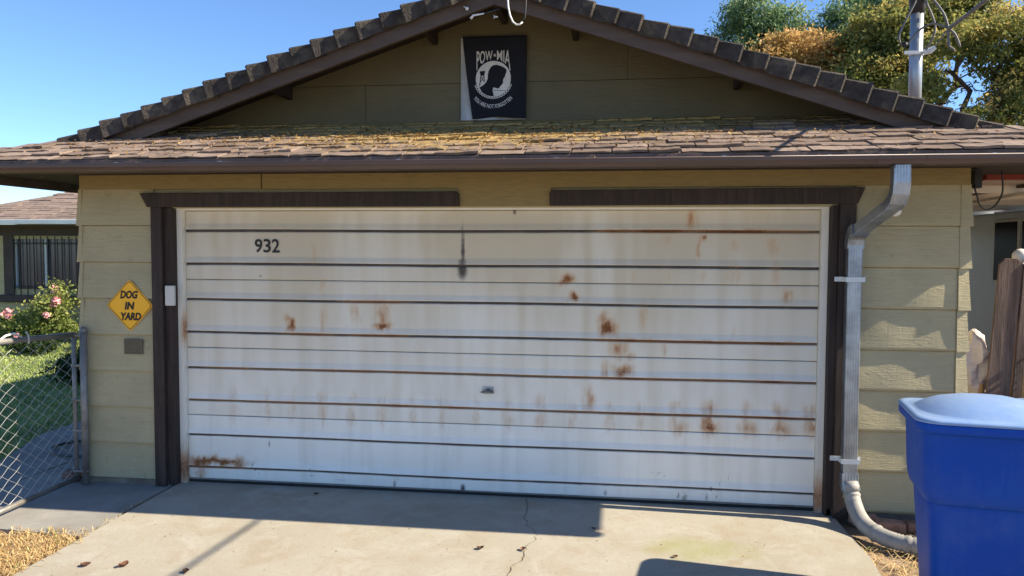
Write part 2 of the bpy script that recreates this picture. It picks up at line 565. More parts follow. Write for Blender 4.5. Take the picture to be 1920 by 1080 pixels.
def part(name, mb, mat, parent, smooth=False, bevel=0.0, label=None):
    o = link(name, mb.mesh(name, smooth), mat, parent)
    if bevel:
        bv = o.modifiers.new('bevel', 'BEVEL')
        bv.width = bevel
        bv.segments = 2
        bv.limit_method = 'ANGLE'
        bv.angle_limit = R(40)
    if label:
        o['label'] = label
    return o


def struct(name, mb, mat):
    return tag(link(name, mb.mesh(name), mat), kind='structure')


def clip_poly(poly, fn):
    """keep the part of a polygon where fn(p) >= 0 (fn linear)"""
    out = []
    for i, p in enumerate(poly):
        q = poly[(i + 1) % len(poly)]
        a, b2 = fn(p), fn(q)
        if a >= 0:
            out.append(p)
        if (a >= 0) != (b2 >= 0):
            t = a / (a - b2)
            out.append((p[0] + t * (q[0] - p[0]), p[1] + t * (q[1] - p[1])))
    return out


def np_mesh(name, verts, quads, tint=None, smooth=False):
    """fast mesh from arrays: verts (n,3), faces (m,k)"""
    verts = np.asarray(verts, np.float32)
    quads = np.asarray(quads, np.int32)
    mcount, k = quads.shape
    me = bpy.data.meshes.new(name)
    me.vertices.add(len(verts))
    me.vertices.foreach_set('co', verts.ravel())
    me.loops.add(mcount * k)
    me.loops.foreach_set('vertex_index', quads.ravel())
    me.polygons.add(mcount)
    me.polygons.foreach_set('loop_start', np.arange(0, mcount * k, k, dtype=np.int32))
    me.update(calc_edges=True)
    if smooth:
        me.polygons.foreach_set('use_smooth', [True] * mcount)
    if tint is not None:
        at = me.attributes.new('tint', 'FLOAT', 'FACE')
        at.data.foreach_set('value', np.asarray(tint, np.float32))
    return me


def leaf_cloud(name, cen, size, tint, aspect=0.45, droop=0.0, flat=1.0):
    """one small pointed leaf at each centre, random facing"""
    n = len(cen)
    d = rng.normal(size=(n, 3))
    d[:, 2] = d[:, 2] * flat - droop
    d /= np.linalg.norm(d, axis=1, keepdims=True)
    e = rng.normal(size=(n, 3))
    if flat < 1:
        e = np.array([0, 0, 1.0]) + 0.35 * e
    w = np.cross(d, e)
    w /= np.linalg.norm(w, axis=1, keepdims=True)
    s = (size * rng.uniform(0.45, 1.7, n))[:, None]
    L, W = d * s, w * s * aspect * 0.5
    v = np.stack([cen - L * 0.5, cen + W, cen + L * 0.5, cen - W], 1).reshape(-1, 3)
    q = np.arange(n * 4).reshape(-1, 4)
    return np_mesh(name, v, q, tint)


def blades(name, base, h, lean, width, tint, flat=False):
    """grass or straw: one bent two-segment blade at each base point"""
    n = len(base)
    a = rng.uniform(0, 2 * np.pi, n)
    dr = np.stack([np.cos(a), np.sin(a), np.zeros(n)], 1)
    sd = np.stack([-np.sin(a), np.cos(a), np.zeros(n)], 1) * width
    hh = (h * rng.uniform(0.5, 1.3, n))[:, None]
    upv = np.array([0, 0, 1.0])
    ln = (lean * rng.uniform(0.4, 1.4, n))[:, None]
    mid = base + dr * hh * ln * 0.4 + upv * hh * 0.62
    tip = base + dr * hh * ln + upv * hh * np.maximum(0.05, 1.0 - ln * 0.45)
    v = np.stack([base - sd, base + sd, mid + sd * 0.8, mid - sd * 0.8, tip + sd * 0.2, tip - sd * 0.2], 1).reshape(-1, 3)
    i = np.arange(n)[:, None] * 6
    q = np.concatenate([i + np.array([0, 1, 2, 3]), i + np.array([3, 2, 4, 5])], 1).reshape(-1, 4)
    return np_mesh(name, v, q, np.repeat(tint, 2))


def text_mesh(body, size, offset=0.0, align='CENTER', spacing=1.0):
    cu = bpy.data.curves.new('lettering', 'FONT')
    cu.body = body
    cu.size = size
    cu.offset = offset
    cu.align_x = align
    cu.space_character = spacing
    cu.resolution_u = 4
    ob = bpy.data.objects.new('lettering', cu)
    COL.objects.link(ob)
    dg = bpy.context.evaluated_depsgraph_get()
    me = bpy.data.meshes.new_from_object(ob.evaluated_get(dg))
    bpy.data.objects.remove(ob)
    bpy.data.curves.remove(cu)
    me.materials.clear()
    return me


def text_bounds(me):
    xs = [v.co.x for v in me.vertices]
    ys = [v.co.y for v in me.vertices]
    return min(xs), max(xs), min(ys), max(ys)


def fit_text(body, x0, x1, z0, z1, y, bold=0.02, shear=0.0, fn=None, depth=0.0):
    """lettering fitted to the rectangle x0..x1, z0..z1 on the plane Y=y, facing -Y"""
    me = text_mesh(body, 1.0, bold)
    a, b2, c, d = text_bounds(me)
    for vtx in me.vertices:
        u = (vtx.co.x - a) / (b2 - a)
        w = (vtx.co.y - c) / (d - c)
        x = x0 + u * (x1 - x0) + shear * (w - 0.5) * (z1 - z0)
        z = z0 + w * (z1 - z0)
        if fn:
            x, z = fn(u, w, x, z)
        vtx.co = (x, y, z)
    me.update()
    return me


# ------------------------------------------------------------------ ground, driveway, paths
gm = MB()
gm.add([(-150, -120, -0.035), (150, -120, -0.035), (150, 260, -0.035), (-150, 260, -0.035)], [(0, 1, 2, 3)])
struct('ground', gm, 'dirt')

drv = MB().prism([(-0.055, 0.16), (4.85, 0.16), (4.852, -0.30), (4.87, -0.7), (4.84, -1.05), (4.80, -14), (0.0, -14), (-0.02, -1.2)], 'z', -0.12, 0.0)
driveway = struct('driveway', drv, 'driveway')


def ribbon(pts, w0, z):
    mb = MB()
    vs = []
    for i, (x, y) in enumerate(pts):
        w = w0 * random.uniform(0.35, 1.3)
        dx, dy = (pts[min(i + 1, len(pts) - 1)][0] - pts[max(i - 1, 0)][0], pts[min(i + 1, len(pts) - 1)][1] - pts[max(i - 1, 0)][1])
        ln = math.hypot(dx, dy) or 1
        nx, ny = -dy / ln, dx / ln
        vs += [(x + nx * w, y + ny * w, z), (x - nx * w, y - ny * w, z)]
    return mb.add(vs, [(2 * i, 2 * i + 1, 2 * i + 3, 2 * i + 2) for i in range(len(pts) - 1)])


crk = []
px, py = 2.69, 0.10
for i in range(60):
    crk.append((px, py))
    py -= 0.035
    px += random.uniform(-0.022, 0.026) + (0.011 if i < 20 else -0.002)
part('crack', ribbon(crk, 0.0021, 0.0025), 'joint_dirt', driveway)

path = struct('side_path', MB().prism([(-0.085, 0.2), (-0.085, -0.2), (-0.06, -1.06), (-0.4, -1.03), (-1.2, -0.98), (-1.34, -0.9), (-1.34, 0.2)], 'z', -0.12, -0.008)
              .prism([(-1.365, -0.9), (-1.365, 7.5), (-2.35, 7.5), (-2.32, 1.4), (-1.95, 0.45), (-1.8, -0.9)], 'z', -0.12, -0.012)
              .prism([(-0.85, 0.21), (-0.85, 7.5), (-1.34, 7.5), (-1.34, 0.21)], 'z', -0.12, -0.010), 'concrete_path')
jt = MB().prism([(-0.087, 0.2), (-0.087, -0.2), (-0.06, -1.06), (-0.018, -1.2), (-0.053, 0.2)], 'z', -0.1, -0.028)
jt.prism([(-1.366, 7.5), (-1.366, -0.9), (-1.339, -0.9), (-1.339, 7.5)], 'z', -0.1, -0.026)
part('joint', jt, 'joint_dirt', path)

lawn = MB().prism([(-1.8, -0.9), (-1.95, 0.45), (-2.32, 1.4), (-2.35, 9.5), (-16, 9.5), (-16, -0.9)], 'z', -0.1, -0.02)
lawn_o = struct('lawn_ground', lawn, 'lawn_soil')
n = 42000
bx = rng.uniform(-11.5, -1.85, n)
by = rng.uniform(-0.6, 8.4, n)
keep = bx < np.where(by < 0.45, -1.85 - 0.1 * (by + .9), np.where(by < 1.4, -1.95 - 0.39 * (by - .45), -2.36))
bx, by = bx[keep], by[keep]
n = len(bx)
tn = np.clip(rng.normal(0.5, 0.22, n) + 0.18 * np.sin(bx * 2.1) * np.cos(by * 1.7), 0, 1)
tag(link('lawn_grass', blades('lawn_grass', np.stack([bx, by, np.full(n, -0.025)], 1), np.full(n, 0.06), 0.7, 0.008, tn), 'grass'),
    'mown green lawn beside the garage path', 'grass', kind='stuff')

# ------------------------------------------------------------------ the garage
XL, XR, XC = -1.54, 6.45, 2.455
YE, YR, YG, YB = -0.70, -0.03, 0.50, 7.0
ZE, P = 2.438, 1 / 3.0
TH = math.atan(P)


def zroof(dist):
    return ZE + P * dist


garage = thing('garage', 'olive tan lap sided garage with brown trim, gable roof and shingled skirt roof', 'garage', (XC, 0, 0))

w = MB()
w.box(-0.80, -0.05, 0.03, 0.13, 0.04, 2.44)
w.box(4.79, 5.66, 0.03, 0.13, 0.04, 2.44)
w.box(-0.05, 4.79, 0.03, 0.068, 2.150, 2.44)
w.box(-0.80, -0.70, 0.13, 6.3, 0.04, 2.44)
w.box(5.56, 5.66, 0.13, 6.3, 0.04, 2.44)
w.box(-0.70, 5.56, 6.2, 6.3, 0.04, 2.44)
w.prism([(-1.0, 2.441), (5.9, 2.441), (2.455, 3.70)], 'y', 6.2, 6.3)
part('wall', w, 'siding', garage)
part('foundation', MB().box(-0.78, -0.10, 0.012, 0.12, -0.1, 0.05).box(4.80, 5.64, 0.012, 0.12, -0.1, 0.05).box(-0.78, -0.7, 0.12, 6.28, -0.1, 0.04)
     .box(5.56, 5.64, 0.12, 6.28, -0.1, 0.04), 'stem_wall', garage)

DZ, Z0 = 0.2813, 2.017


def warp(x, z, k):
    """how a board on the right has cupped and bowed (metres)"""
    return (0.0052 * math.sin(7.3 * x + 1.1 * k + 0.2) * (0.35 + 0.65 * math.sin(math.pi * min(1, max(0, z))))
            + 0.0016 * math.sin(15 * x - 2.3 * k))


def board(x0, x1, zb, zt, k, warped=False, y_b=-0.005, y_t=0.009):
    """lap board: lower edge proud, upper edge tucked under the next one"""
    nx = max(2, int((x1 - x0) / 0.02)) if warped else max(2, int((x1 - x0) / 0.12))
    nz = 14 if warped else 3
    vs, fs = [], []
    for j in range(nz + 1):
        t = j / nz
        for i in range(nx + 1):
            x = x0 + (x1 - x0) * i / nx
            y = y_b + (y_t - y_b) * t
            if warped:
                y += warp(x, 1 - t, k)
            else:
                y += 0.0012 * math.sin(5.1 * x + 2.0 * k) * (1 - t)
            vs.append((x, y, zb + (zt - zb) * t))
    for j in range(nz):
        for i in range(nx):
            a = j * (nx + 1) + i
            fs.append((a, a + 1, a + nx + 2, a + nx + 1))
    o = len(vs)
    for i in range(nx + 1):
        x, y, z = vs[i]
        vs.append((x, 0.029, z + 0.002))
    for i in range(nx):
        fs.append((i + 1, i, o + i, o + i + 1))
    # ends
    for e in (0, nx):
        o2 = len(vs)
        col = [j * (nx + 1) + e for j in range(nz + 1)]
        vs += [(vs[c][0], 0.029, vs[c][2]) for c in col]
        for j in range(nz):
            q = (col[j], col[j + 1], o2 + j + 1, o2 + j)
            fs.append(q if e == 0 else q[::-1])
    me = bpy.data.meshes.new('siding_board')
    me.from_pydata(vs, [], fs)
    if warped:
        me.polygons.foreach_set('use_smooth', [p.normal.y < -0.8 for p in me.polygons])
    me.update()
    return me


for k in range(0, 9):
    zb = Z0 - DZ * (k - 1)
    zt = zb + DZ - 0.004
    if k == 0:
        zb, zt = Z0 + DZ, 2.45
        continue
    link('siding_board', board(-0.79, -0.195, zb, zt, k, False, -0.012, 0.014), 'siding', garage)
    link('siding_board', board(4.935, 5.612, zb, zt, k, True), 'siding', garage)
    # bent corner caps over the board ends
    j = random.uniform(-0.004, 0.004)
    for sx, xa, xb in ((1, 5.606, 5.690), (-1, -0.79, -0.832)):
        mb = MB()
        yb, yt = -0.010 + j, 0.002
        tw = 0.010 if sx > 0 else 0.0
        xt = xb - sx * 0.018
        z1 = zb + DZ - 0.004
        mb.add([(xa, yb, zb - 0.004), (xb, yb + tw, zb - 0.004), (xt, yt + tw, z1), (xa, yt, z1),
                (xb, 0.09, zb - 0.004), (xt, 0.09, z1), (xa, 0.028, zb - 0.004), (xa, 0.028, z1)],
               [(0, 1, 2, 3), (1, 4, 5, 2), (0, 6, 4, 1), (3, 2, 5, 7), (6, 0, 3, 7), (6, 7, 5, 4)])
        part('corner_cap', mb, 'siding', garage)

# frieze boards over the door, and the plain block between the header boards
part('frieze_board', MB().box(-0.80, 0.684, -0.006, 0.028, 2.292, 2.44), 'frieze', garage, bevel=0.003)
part('frieze_board', MB().box(0.692, 5.66, -0.004, 0.028, 2.287, 2.44), 'frieze', garage, bevel=0.003)
part('header_infill', MB().box(2.19, 2.865, -0.001, 0.028, 2.158, 2.289), 'frieze', garage)

part('header_board', MB().prism([(-0.285, 2.262), (2.178, 2.262), (2.200, 2.24), (2.203, 2.156), (-0.225, 2.156)], 'y', -0.030, 0.029), 'trim_brown', garage, bevel=0.004)
part('header_board', MB().prism([(2.872, 2.268), (4.99, 2.276), (4.945, 2.166), (2.856, 2.158), (2.856, 2.25)], 'y', -0.028, 0.029), 'trim_brown', garage, bevel=0.004)
part('jamb_trim', MB().box(-0.200, -0.112, -0.024, 0.029, -0.005, 2.156), 'trim_brown', garage, bevel=0.004)
part('jamb', MB().box(-0.1115, -0.046, 0.012, 0.14, 0.002, 2.156), 'trim_brown', garage, bevel=0.003)
part('jamb_trim', MB().box(4.832, 4.936, -0.024, 0.029, -0.005, 2.166), 'trim_brown', garage, bevel=0.004)
part('jamb', MB().box(4.786, 4.8315, 0.012, 0.14, 0.002, 2.156), 'trim_brown', garage, bevel=0.003)

# ---- garage door
GY, DW, DH = 0.12, 4.74, 2.134


def attr_frame(mb, name, parent):
    me = mb.mesh(name)
    bm = bmesh.new()
    bm.from_mesh(me)
    bmesh.ops.subdivide_edges(bm, edges=[e for e in bm.edges if e.calc_length() > 0.3], cuts=80)
    bm.to_mesh(me)
    bm.free()
    co = np.empty(len(me.vertices) * 3)
    me.vertices.foreach_get('co', co)
    co = co.reshape(-1, 3)
    r = np.zeros(len(co))
    if name == 'side_stop':
        if co[:, 0].mean() < 2:
            r = 0.85 * np.exp(-((co[:, 2] - 0.12) / 0.16) ** 2) + 0.75 * np.exp(-((co[:, 2] - 1.22) / 0.13) ** 2) * (co[:, 0] > -0.02)
        else:
            r = 0.75 * np.exp(-((co[:, 2] - 0.10) / 0.17) ** 2)
    for nm, arr in (('rust', r), ('grime_shade', np.zeros(len(co))), ('dust', np.full(len(co), 0.25))):
        at = me.attributes.new(nm, 'FLOAT', 'POINT')
        at.data.foreach_set('value', arr.astype(np.float32))
    return link(name, me, 'door_paint', parent)


door = part('garage_door', MB().box(-0.04, DW + 0.04, GY + 0.035, GY + 0.05, 0.012, DH + 0.02), 'white_frame', garage,
            label='white steel sectional garage door with ribbed panels and rust streaks')
attr_frame(MB().box(-0.045, 0.0, 0.075, 0.14, 0.0, 2.134), 'side_stop', door)
attr_frame(MB().box(DW, DW + 0.045, 0.075, 0.14, 0.0, 2.134), 'side_stop', door)
attr_frame(MB().box(-0.045, DW + 0.045, 0.070, 0.14, 2.1345, 2.20), 'top_stop', door)

# stains: x, z, half width, half height, strength   (rust)
RUST = [(0.854, 1.266, 0.030, 0.043, 0.95), (0.824, 1.307, 0.030, 0.034, 0.50), (1.583, 1.348, 0.050, 0.092, 0.62), (1.582, 1.259, 0.058, 0.025, 0.95), (1.378, 1.365, 0.038, 0.076, 0.38), (1.111, 1.300, 0.026, 0.102, 0.33),
        (1.052, 1.829, 0.030, 0.102, 0.22), (1.117, 1.565, 0.017, 0.068, 0.28), (2.979, 1.636, 0.047, 0.035, 1.10), (3.031, 1.496, 0.035, 0.023, 1.10), (3.269, 1.277, 0.046, 0.054, 1.10), (3.230, 1.343, 0.027, 0.054, 0.70),
        (3.356, 1.135, 0.054, 0.054, 0.62), (3.433, 1.074, 0.031, 0.027, 0.50), (3.253, 0.976, 0.023, 0.054, 0.60), (3.381, 0.971, 0.058, 0.042, 0.85), (3.846, 2.063, 0.022, 0.060, 0.72), (3.894, 2.078, 0.011, 0.052, 0.40),
        (3.941, 1.945, 0.022, 0.015, 0.90), (3.905, 1.873, 0.011, 0.067, 0.50), (3.906, 1.824, 0.015, 0.019, 0.60), (4.426, 1.864, 0.036, 0.058, 0.42), (4.170, 1.901, 0.029, 0.073, 0.28), (3.669, 1.918, 0.034, 0.053, 0.30),
        (3.426, 1.648, 0.034, 0.046, 0.22), (3.672, 1.669, 0.038, 0.053, 0.27), (3.934, 1.672, 0.030, 0.045, 0.25), (4.175, 1.674, 0.044, 0.081, 0.36), (4.449, 1.669, 0.047, 0.080, 0.33), (4.514, 1.519, 0.033, 0.036, 0.60),
        (3.525, 1.371, 0.038, 0.076, 0.33), (3.672, 1.130, 0.023, 0.053, 0.38), (4.164, 1.275, 0.018, 0.044, 0.20), (3.139, 0.764, 0.035, 0.070, 0.62), (4.251, 1.116, 0.018, 0.037, 0.20), (0.226, 0.164, 0.206, 0.027, 1.10),
        (0.105, 0.159, 0.099, 0.045, 1.00), (0.090, 0.077, 0.036, 0.072, 0.55), (0.381, 0.162, 0.089, 0.022, 0.90), (0.030, -0.011, 0.045, 0.036, 0.40), (0.374, 0.574, 0.040, 0.089, 0.29), (0.376, 0.692, 0.040, 0.062, 0.23),
        (0.647, 0.576, 0.039, 0.087, 0.26), (0.648, 0.693, 0.039, 0.061, 0.21), (0.864, 0.577, 0.039, 0.087, 0.23), (0.865, 0.694, 0.039, 0.061, 0.18), (1.101, 0.579, 0.039, 0.086, 0.35), (1.102, 0.695, 0.039, 0.060, 0.28),
        (1.339, 0.580, 0.038, 0.085, 0.34), (1.340, 0.695, 0.038, 0.059, 0.27), (1.584, 0.582, 0.038, 0.084, 0.28), (1.584, 0.696, 0.038, 0.059, 0.23), (1.813, 0.583, 0.037, 0.083, 0.20), (1.813, 0.697, 0.037, 0.058, 0.16),
        (2.044, 0.584, 0.037, 0.082, 0.25), (2.044, 0.698, 0.037, 0.057, 0.20), (2.297, 0.586, 0.037, 0.081, 0.29), (2.297, 0.699, 0.036, 0.057, 0.23), (2.547, 0.587, 0.036, 0.080, 0.33), (2.547, 0.700, 0.036, 0.056, 0.26),
        (2.786, 0.589, 0.036, 0.079, 0.44), (2.786, 0.700, 0.036, 0.055, 0.35), (3.027, 0.590, 0.035, 0.078, 0.28), (3.026, 0.701, 0.035, 0.055, 0.22), (3.292, 0.592, 0.035, 0.078, 0.29), (3.291, 0.702, 0.035, 0.054, 0.23),
        (3.531, 0.593, 0.034, 0.077, 0.34), (3.530, 0.703, 0.034, 0.054, 0.27), (3.767, 0.595, 0.034, 0.076, 0.40), (3.766, 0.704, 0.034, 0.053, 0.32), (3.783, 0.564, 0.057, 0.042, 0.44), (3.997, 0.596, 0.034, 0.075, 0.76),
        (3.995, 0.704, 0.034, 0.052, 0.60), (4.013, 0.565, 0.056, 0.041, 0.83), (4.261, 0.597, 0.033, 0.074, 0.47), (4.259, 0.705, 0.033, 0.052, 0.37), (4.277, 0.567, 0.055, 0.041, 0.51), (4.486, 0.599, 0.033, 0.073, 0.58),
        (4.484, 0.706, 0.033, 0.051, 0.46), (4.501, 0.569, 0.055, 0.040, 0.63), (4.712, 0.600, 0.033, 0.072, 0.61), (4.709, 0.707, 0.033, 0.051, 0.49), (4.727, 0.570, 0.054, 0.040, 0.67)]
GRIME = [(2.198, 1.696, 0.036, 0.081, 0.90), (2.202, 1.835, 0.016, 0.161, 0.75), (2.198, 1.953, 0.010, 0.121, 0.50), (1.987, 1.710, 0.049, 0.005, 0.50), (0.616, 1.630, 0.013, 0.013, 0.50), (1.036, -0.020, 0.017, 0.013, 0.50),
        (1.674, 0.063, 0.017, 0.034, 0.50), (2.204, 0.046, 0.020, 0.037, 0.80), (3.840, 0.043, 0.023, 0.023, 0.50), (3.999, 0.063, 0.015, 0.030, 0.50), (3.271, 0.056, 0.016, 0.031, 0.40), (0.670, 0.325, 0.009, 0.035, 0.50),
        (1.057, -0.007, 0.011, 0.043, 0.70), (1.674, 0.043, 0.010, 0.038, 0.60), (2.588, 2.122, 0.012, 0.024, 0.80), (1.251, 0.065, 0.086, 0.006, 0.40), (4.386, 2.070, 0.007, 0.044, 0.35), (3.844, 2.184, 0.007, 0.030, 0.40)]
LEDGE = [(3.231, 4.712, 1.984, 1.00), (3.761, 4.242, 1.984, 1.10), (1.302, 1.761, 1.450, 0.80), (0.788, 1.174, 1.194, 0.80), (1.343, 1.761, 1.194, 0.90), (3.123, 4.730, 1.194, 0.95), (3.886, 4.730, 1.194, 0.80), (0.125, 3.009, 0.917, 0.55), (3.009, 4.003, 0.917, 1.00), (4.003, 4.737, 0.917, 0.80), (0.009, 4.741, 0.661, 0.62), (3.515, 4.742, 0.661, 0.90), (0.001, 0.426, 0.127, 1.00), (3.320, 4.736, 0.917, 0.85)]


def vnoise(X, Z, fx, fz, seed):
    """smooth value noise 0..1 on the door"""
    g = np.random.default_rng(seed).uniform(size=(int(5 * fx) + 4, int(2.4 * fz) + 4))
    u, v = np.clip(X, 0, 4.9) * fx, np.clip(Z, 0, 2.2) * fz
    iu, iv = u.astype(int), v.astype(int)
    fu, fv = u - iu, v - iv
    fu, fv = fu * fu * (3 - 2 * fu), fv * fv * (3 - 2 * fv)
    return (g[iu, iv] * (1 - fu) + g[iu + 1, iv] * fu) * (1 - fv) + (g[iu, iv + 1] * (1 - fu) + g[iu + 1, iv + 1] * fu) * fv


def door_masks(X, Z):
    r = np.zeros_like(X)
    g = np.zeros_like(X)
    d = np.zeros_like(X)
    Xw = X + 0.035 * (vnoise(X, Z, 11, 11, 1) - 0.5) + 0.020 * (vnoise(X, Z, 34, 30, 2) - 0.5)
    Zw = Z + 0.050 * (vnoise(X, Z, 14, 9, 3) - 0.5) + 0.024 * (vnoise(X, Z, 40, 26, 4) - 0.5)
    run = 0.35 + 0.75 * vnoise(X, Z, 55, 4, 5) + 0.45 * vnoise(X, Z, 24, 16, 6)      # vertical runs
    for x, z, a, b2, s in RUST:
        if s < 0.8:
            a, b2 = a * 1.35, b2 * 1.3
        else:
            a, b2 = a * 1.2, b2 * 1.2
        e = ((Xw - x) / a) ** 2 + ((Zw - z) / b2) ** 2
        r = np.maximum(r, s * np.exp(-e) * (run if s < 0.8 else 0.55 + 0.5 * run))
    for x, z, a, b2, s in GRIME:
        g = np.maximum(g, s * np.exp(-(((X - x) / a) ** 2 + ((Z - z) / b2) ** 2)))
    # brown wash, stronger towards the top, and at the stiffeners behind the skin
    d += 0.20 * (Z > 0.532) + (0.35 + 0.75 * vnoise(X, Z, 2.2, 1.6, 7)) * np.clip((Z - 0.7) / 1.2, 0, 1)
    d += 0.35 * np.clip(vnoise(X, Z, 17, 3, 12) - 0.45, 0, 1) * (Z > 0.532)
    ph = ((X - 0.13) / 0.2395) % 1.0
    st = np.exp(-((ph - 0.5) / 0.17) ** 2) * vnoise(X, Z, 4, 3, 8)
    d += st * (0.25 + 0.55 * np.exp(-((X - 3.7) / 1.1) ** 2 - ((Z - 1.75) / 0.4) ** 2))
    # scuffs and splashes near the bottom
    sc = vnoise(X, Z, 60, 45, 9) * vnoise(X, Z, 13, 9, 10)
    g = np.maximum(g, np.clip((sc - 0.62) * 4, 0, 1) * np.clip(1 - Z / 0.35, 0, 1))
    return r, g, np.clip(d, 0, 1)


SEC = DH / 4
nxd = 474
xs = np.linspace(0.002, DW - 0.002, nxd + 1)
for sidx in range(4):
    zt = DH - 0.002 - SEC * sidx
    zb = zt - SEC + 0.005
    if sidx == 3:
        zb = 0.03
    prof = [(zt, 0.016), (zt, 0.003), (zt - 0.003, 0.0)]          # (z, depth behind the face)
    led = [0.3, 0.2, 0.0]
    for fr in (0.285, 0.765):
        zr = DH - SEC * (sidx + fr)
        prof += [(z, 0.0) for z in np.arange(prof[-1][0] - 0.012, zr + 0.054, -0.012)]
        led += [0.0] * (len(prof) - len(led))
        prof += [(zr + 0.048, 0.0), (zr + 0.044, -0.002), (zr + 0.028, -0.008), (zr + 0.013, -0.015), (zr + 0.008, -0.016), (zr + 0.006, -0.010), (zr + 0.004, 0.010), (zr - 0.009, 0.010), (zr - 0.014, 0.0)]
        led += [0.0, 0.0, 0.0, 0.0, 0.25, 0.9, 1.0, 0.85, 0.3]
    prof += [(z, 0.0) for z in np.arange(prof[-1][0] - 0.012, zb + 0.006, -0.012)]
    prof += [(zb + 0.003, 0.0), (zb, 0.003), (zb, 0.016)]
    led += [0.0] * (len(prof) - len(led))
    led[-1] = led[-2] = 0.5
    prof = np.array(prof)
    led = np.array(led)
    nz = len(prof)
    Xg = np.tile(xs, (nz, 1))
    Zg = np.tile(prof[:, :1], (1, nxd + 1))
    dent = 0.0035 * np.sin(Xg * 1.9 + sidx) * np.sin(Zg * 7 + 1.3 * sidx) + 0.0015 * np.sin(Xg * 7.1 + 2 * sidx)
    Yg = GY + prof[:, 1:2] + dent * (prof[:, 1:2] < 0.03)
    sag = 0.002 * np.sin(Xg * 2.3 + sidx * 2)
    V = np.stack([Xg, Yg, Zg + sag * (np.abs(Zg - zt) > 0.004) * (np.abs(Zg - zb) > 0.004)], -1).reshape(-1, 3)
    ii = (np.arange(nz - 1)[:, None] * (nxd + 1) + np.arange(nxd)[None]).ravel()
    Q = np.stack([ii + nxd + 1, ii + nxd + 2, ii + 1, ii], 1)
    me = np_mesh('door_section', V, Q)
    r, g, d = door_masks(Xg, Zg)
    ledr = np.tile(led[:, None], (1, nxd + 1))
    d = np.clip(d - 0.12 * (prof[:, 1:2] < -0.001), 0, 1)  # rib slopes painted lighter where they face the sky
    for x0, x1, zl, s in LEDGE:                       # rusty lengths of the ledges
        on = (np.abs(Zg - zl) < 0.03) * (1 / (1 + np.exp(-(Xg - x0) / 0.05))) * (1 / (1 + np.exp((Xg - x1) / 0.05))) * (0.45 + 0.85 * vnoise(Xg, Zg, 7, 3, 11))
        r = np.maximum(r, on * s * np.clip(ledr * 1.2, 0, 1))
        r = np.maximum(r, on * s * 1.0 * np.exp(-((Zg - zl + 0.004) / 0.016) ** 2) * vnoise(Xg, Zg, 26, 20, 13) ** 1.3)
    g = np.maximum(g, ledr * 0.85)  # undercut shade below each rib painted in with the grime
    for nm, arr in (('rust', r), ('grime_shade', g), ('dust', d)):
        at = me.attributes.new(nm, 'FLOAT', 'POINT')
        at.data.foreach_set('value', arr.ravel().astype(np.float32))
    link('door_section', me, 'door_paint', door)
part('bottom_seal', MB().box(0.0, DW, GY - 0.004, GY + 0.03, 0.0, 0.022), 'rubber', door)
part('bottom_rail', MB().box(0.002, DW - 0.002, GY - 0.008, GY + 0.02, 0.0225, 0.032), 'pipe_grey', door)
hd = part('door_handle', MB().box(2.352, 2.436, GY - 0.006, GY - 0.0005, 0.768, 0.822), 'galvanized', door, bevel=0.004)
hb = MB().tube([(2.394, GY - 0.006, 0.796), (2.394, GY - 0.03, 0.796)], 0.014, 10)
hb.tube([(2.345, GY - 0.036, 0.785), (2.370, GY - 0.034, 0.790), (2.394, GY - 0.032, 0.795), (2.42, GY - 0.034, 0.790), (2.443, GY - 0.036, 0.786)],
        [0.005, 0.009, 0.013, 0.009, 0.005], 8)
part('lever', hb, 'cable_grey', door)
for ch, x0, x1 in (('9', 0.572, 0.634), ('3', 0.642, 0.702), ('2', 0.711, 0.773)):
    me = fit_text(ch, x0, x1, 1.812, 1.917, GY - 0.005, 0.018)
    link('number_digit', me, 'digit_black', door)

# ---- roof of the garage
deck = MB()
for sgn, xe in ((1, XL), (-1, XR)):
    a = [(xe, YE), (xe + sgn * (YR - YE), YR), (XC, YR), (XC, YB), (xe, YB)]
    top = [(x, y, zroof(abs(x - xe))) for x, y in a]
    bot = [(x, y, z - 0.04) for x, y, z in top]
    n = len(a)
    deck.add(top + bot, [tuple(range(n)), tuple(range(2 * n - 1, n - 1, -1))] + [(i, i + n, (i + 1) % n + n, (i + 1) % n) for i in range(n)])
roof = part('roof', deck, 'roof_deck', garage)
sk = MB()
ks = YG - YE
top = [(XL, YE, ZE), (XR, YE, ZE), (XR - ks, YG, zroof(ks)), (XL + ks, YG, zroof(ks))]
top = [(x, y, z - 0.002) for x, y, z in top]
bot = [(x, y, z - 0.03) for x, y, z in top]
sk.add(top + bot, [(0, 1, 2, 3), (7, 6, 5, 4), (0, 4, 5, 1), (1, 5, 6, 2), (2, 6, 7, 3), (3, 7, 4, 0)])
skirt = part('skirt_roof', sk, 'roof_deck', garage)

# shingles of the skirt: every one is a piece
sh_meshes = []
for vnum in range(5):
    mb = MB()
    nseg = 5
    L = 0.25
    t0 = 0.006 + 0.0022 * vnum
    vs = []
    for i in range(nseg + 1):
        x = -0.5 + i / nseg
        fz = random.uniform(-0.003, 0.003)
        fy = random.uniform(-0.006, 0.006)
        vs += [(x, fy, t0 + fz), (x, L, 0.004), (x, fy + 0.002, 0.001 + max(0, fz)), (x, L, 0.0)]
    fs = []
    for i in range(nseg):
        a, b2 = 4 * i, 4 * (i + 1)
        fs += [(a, b2, b2 + 1, a + 1), (a + 2, a + 3, b2 + 3, b2 + 2), (a, a + 2, b2 + 2, b2), (a + 1, b2 + 1, b2 + 3, a + 3)]
    fs += [(0, 1, 3, 2), (4 * nseg, 4 * nseg + 2, 4 * nseg + 3, 4 * nseg + 1)]
    mb.add(vs, fs)
    me = mb.mesh('shingle')
    me.materials.append(MATS['shingle'])
    sh_meshes.append(me)
ex = 0.132
count = 0
course = 0
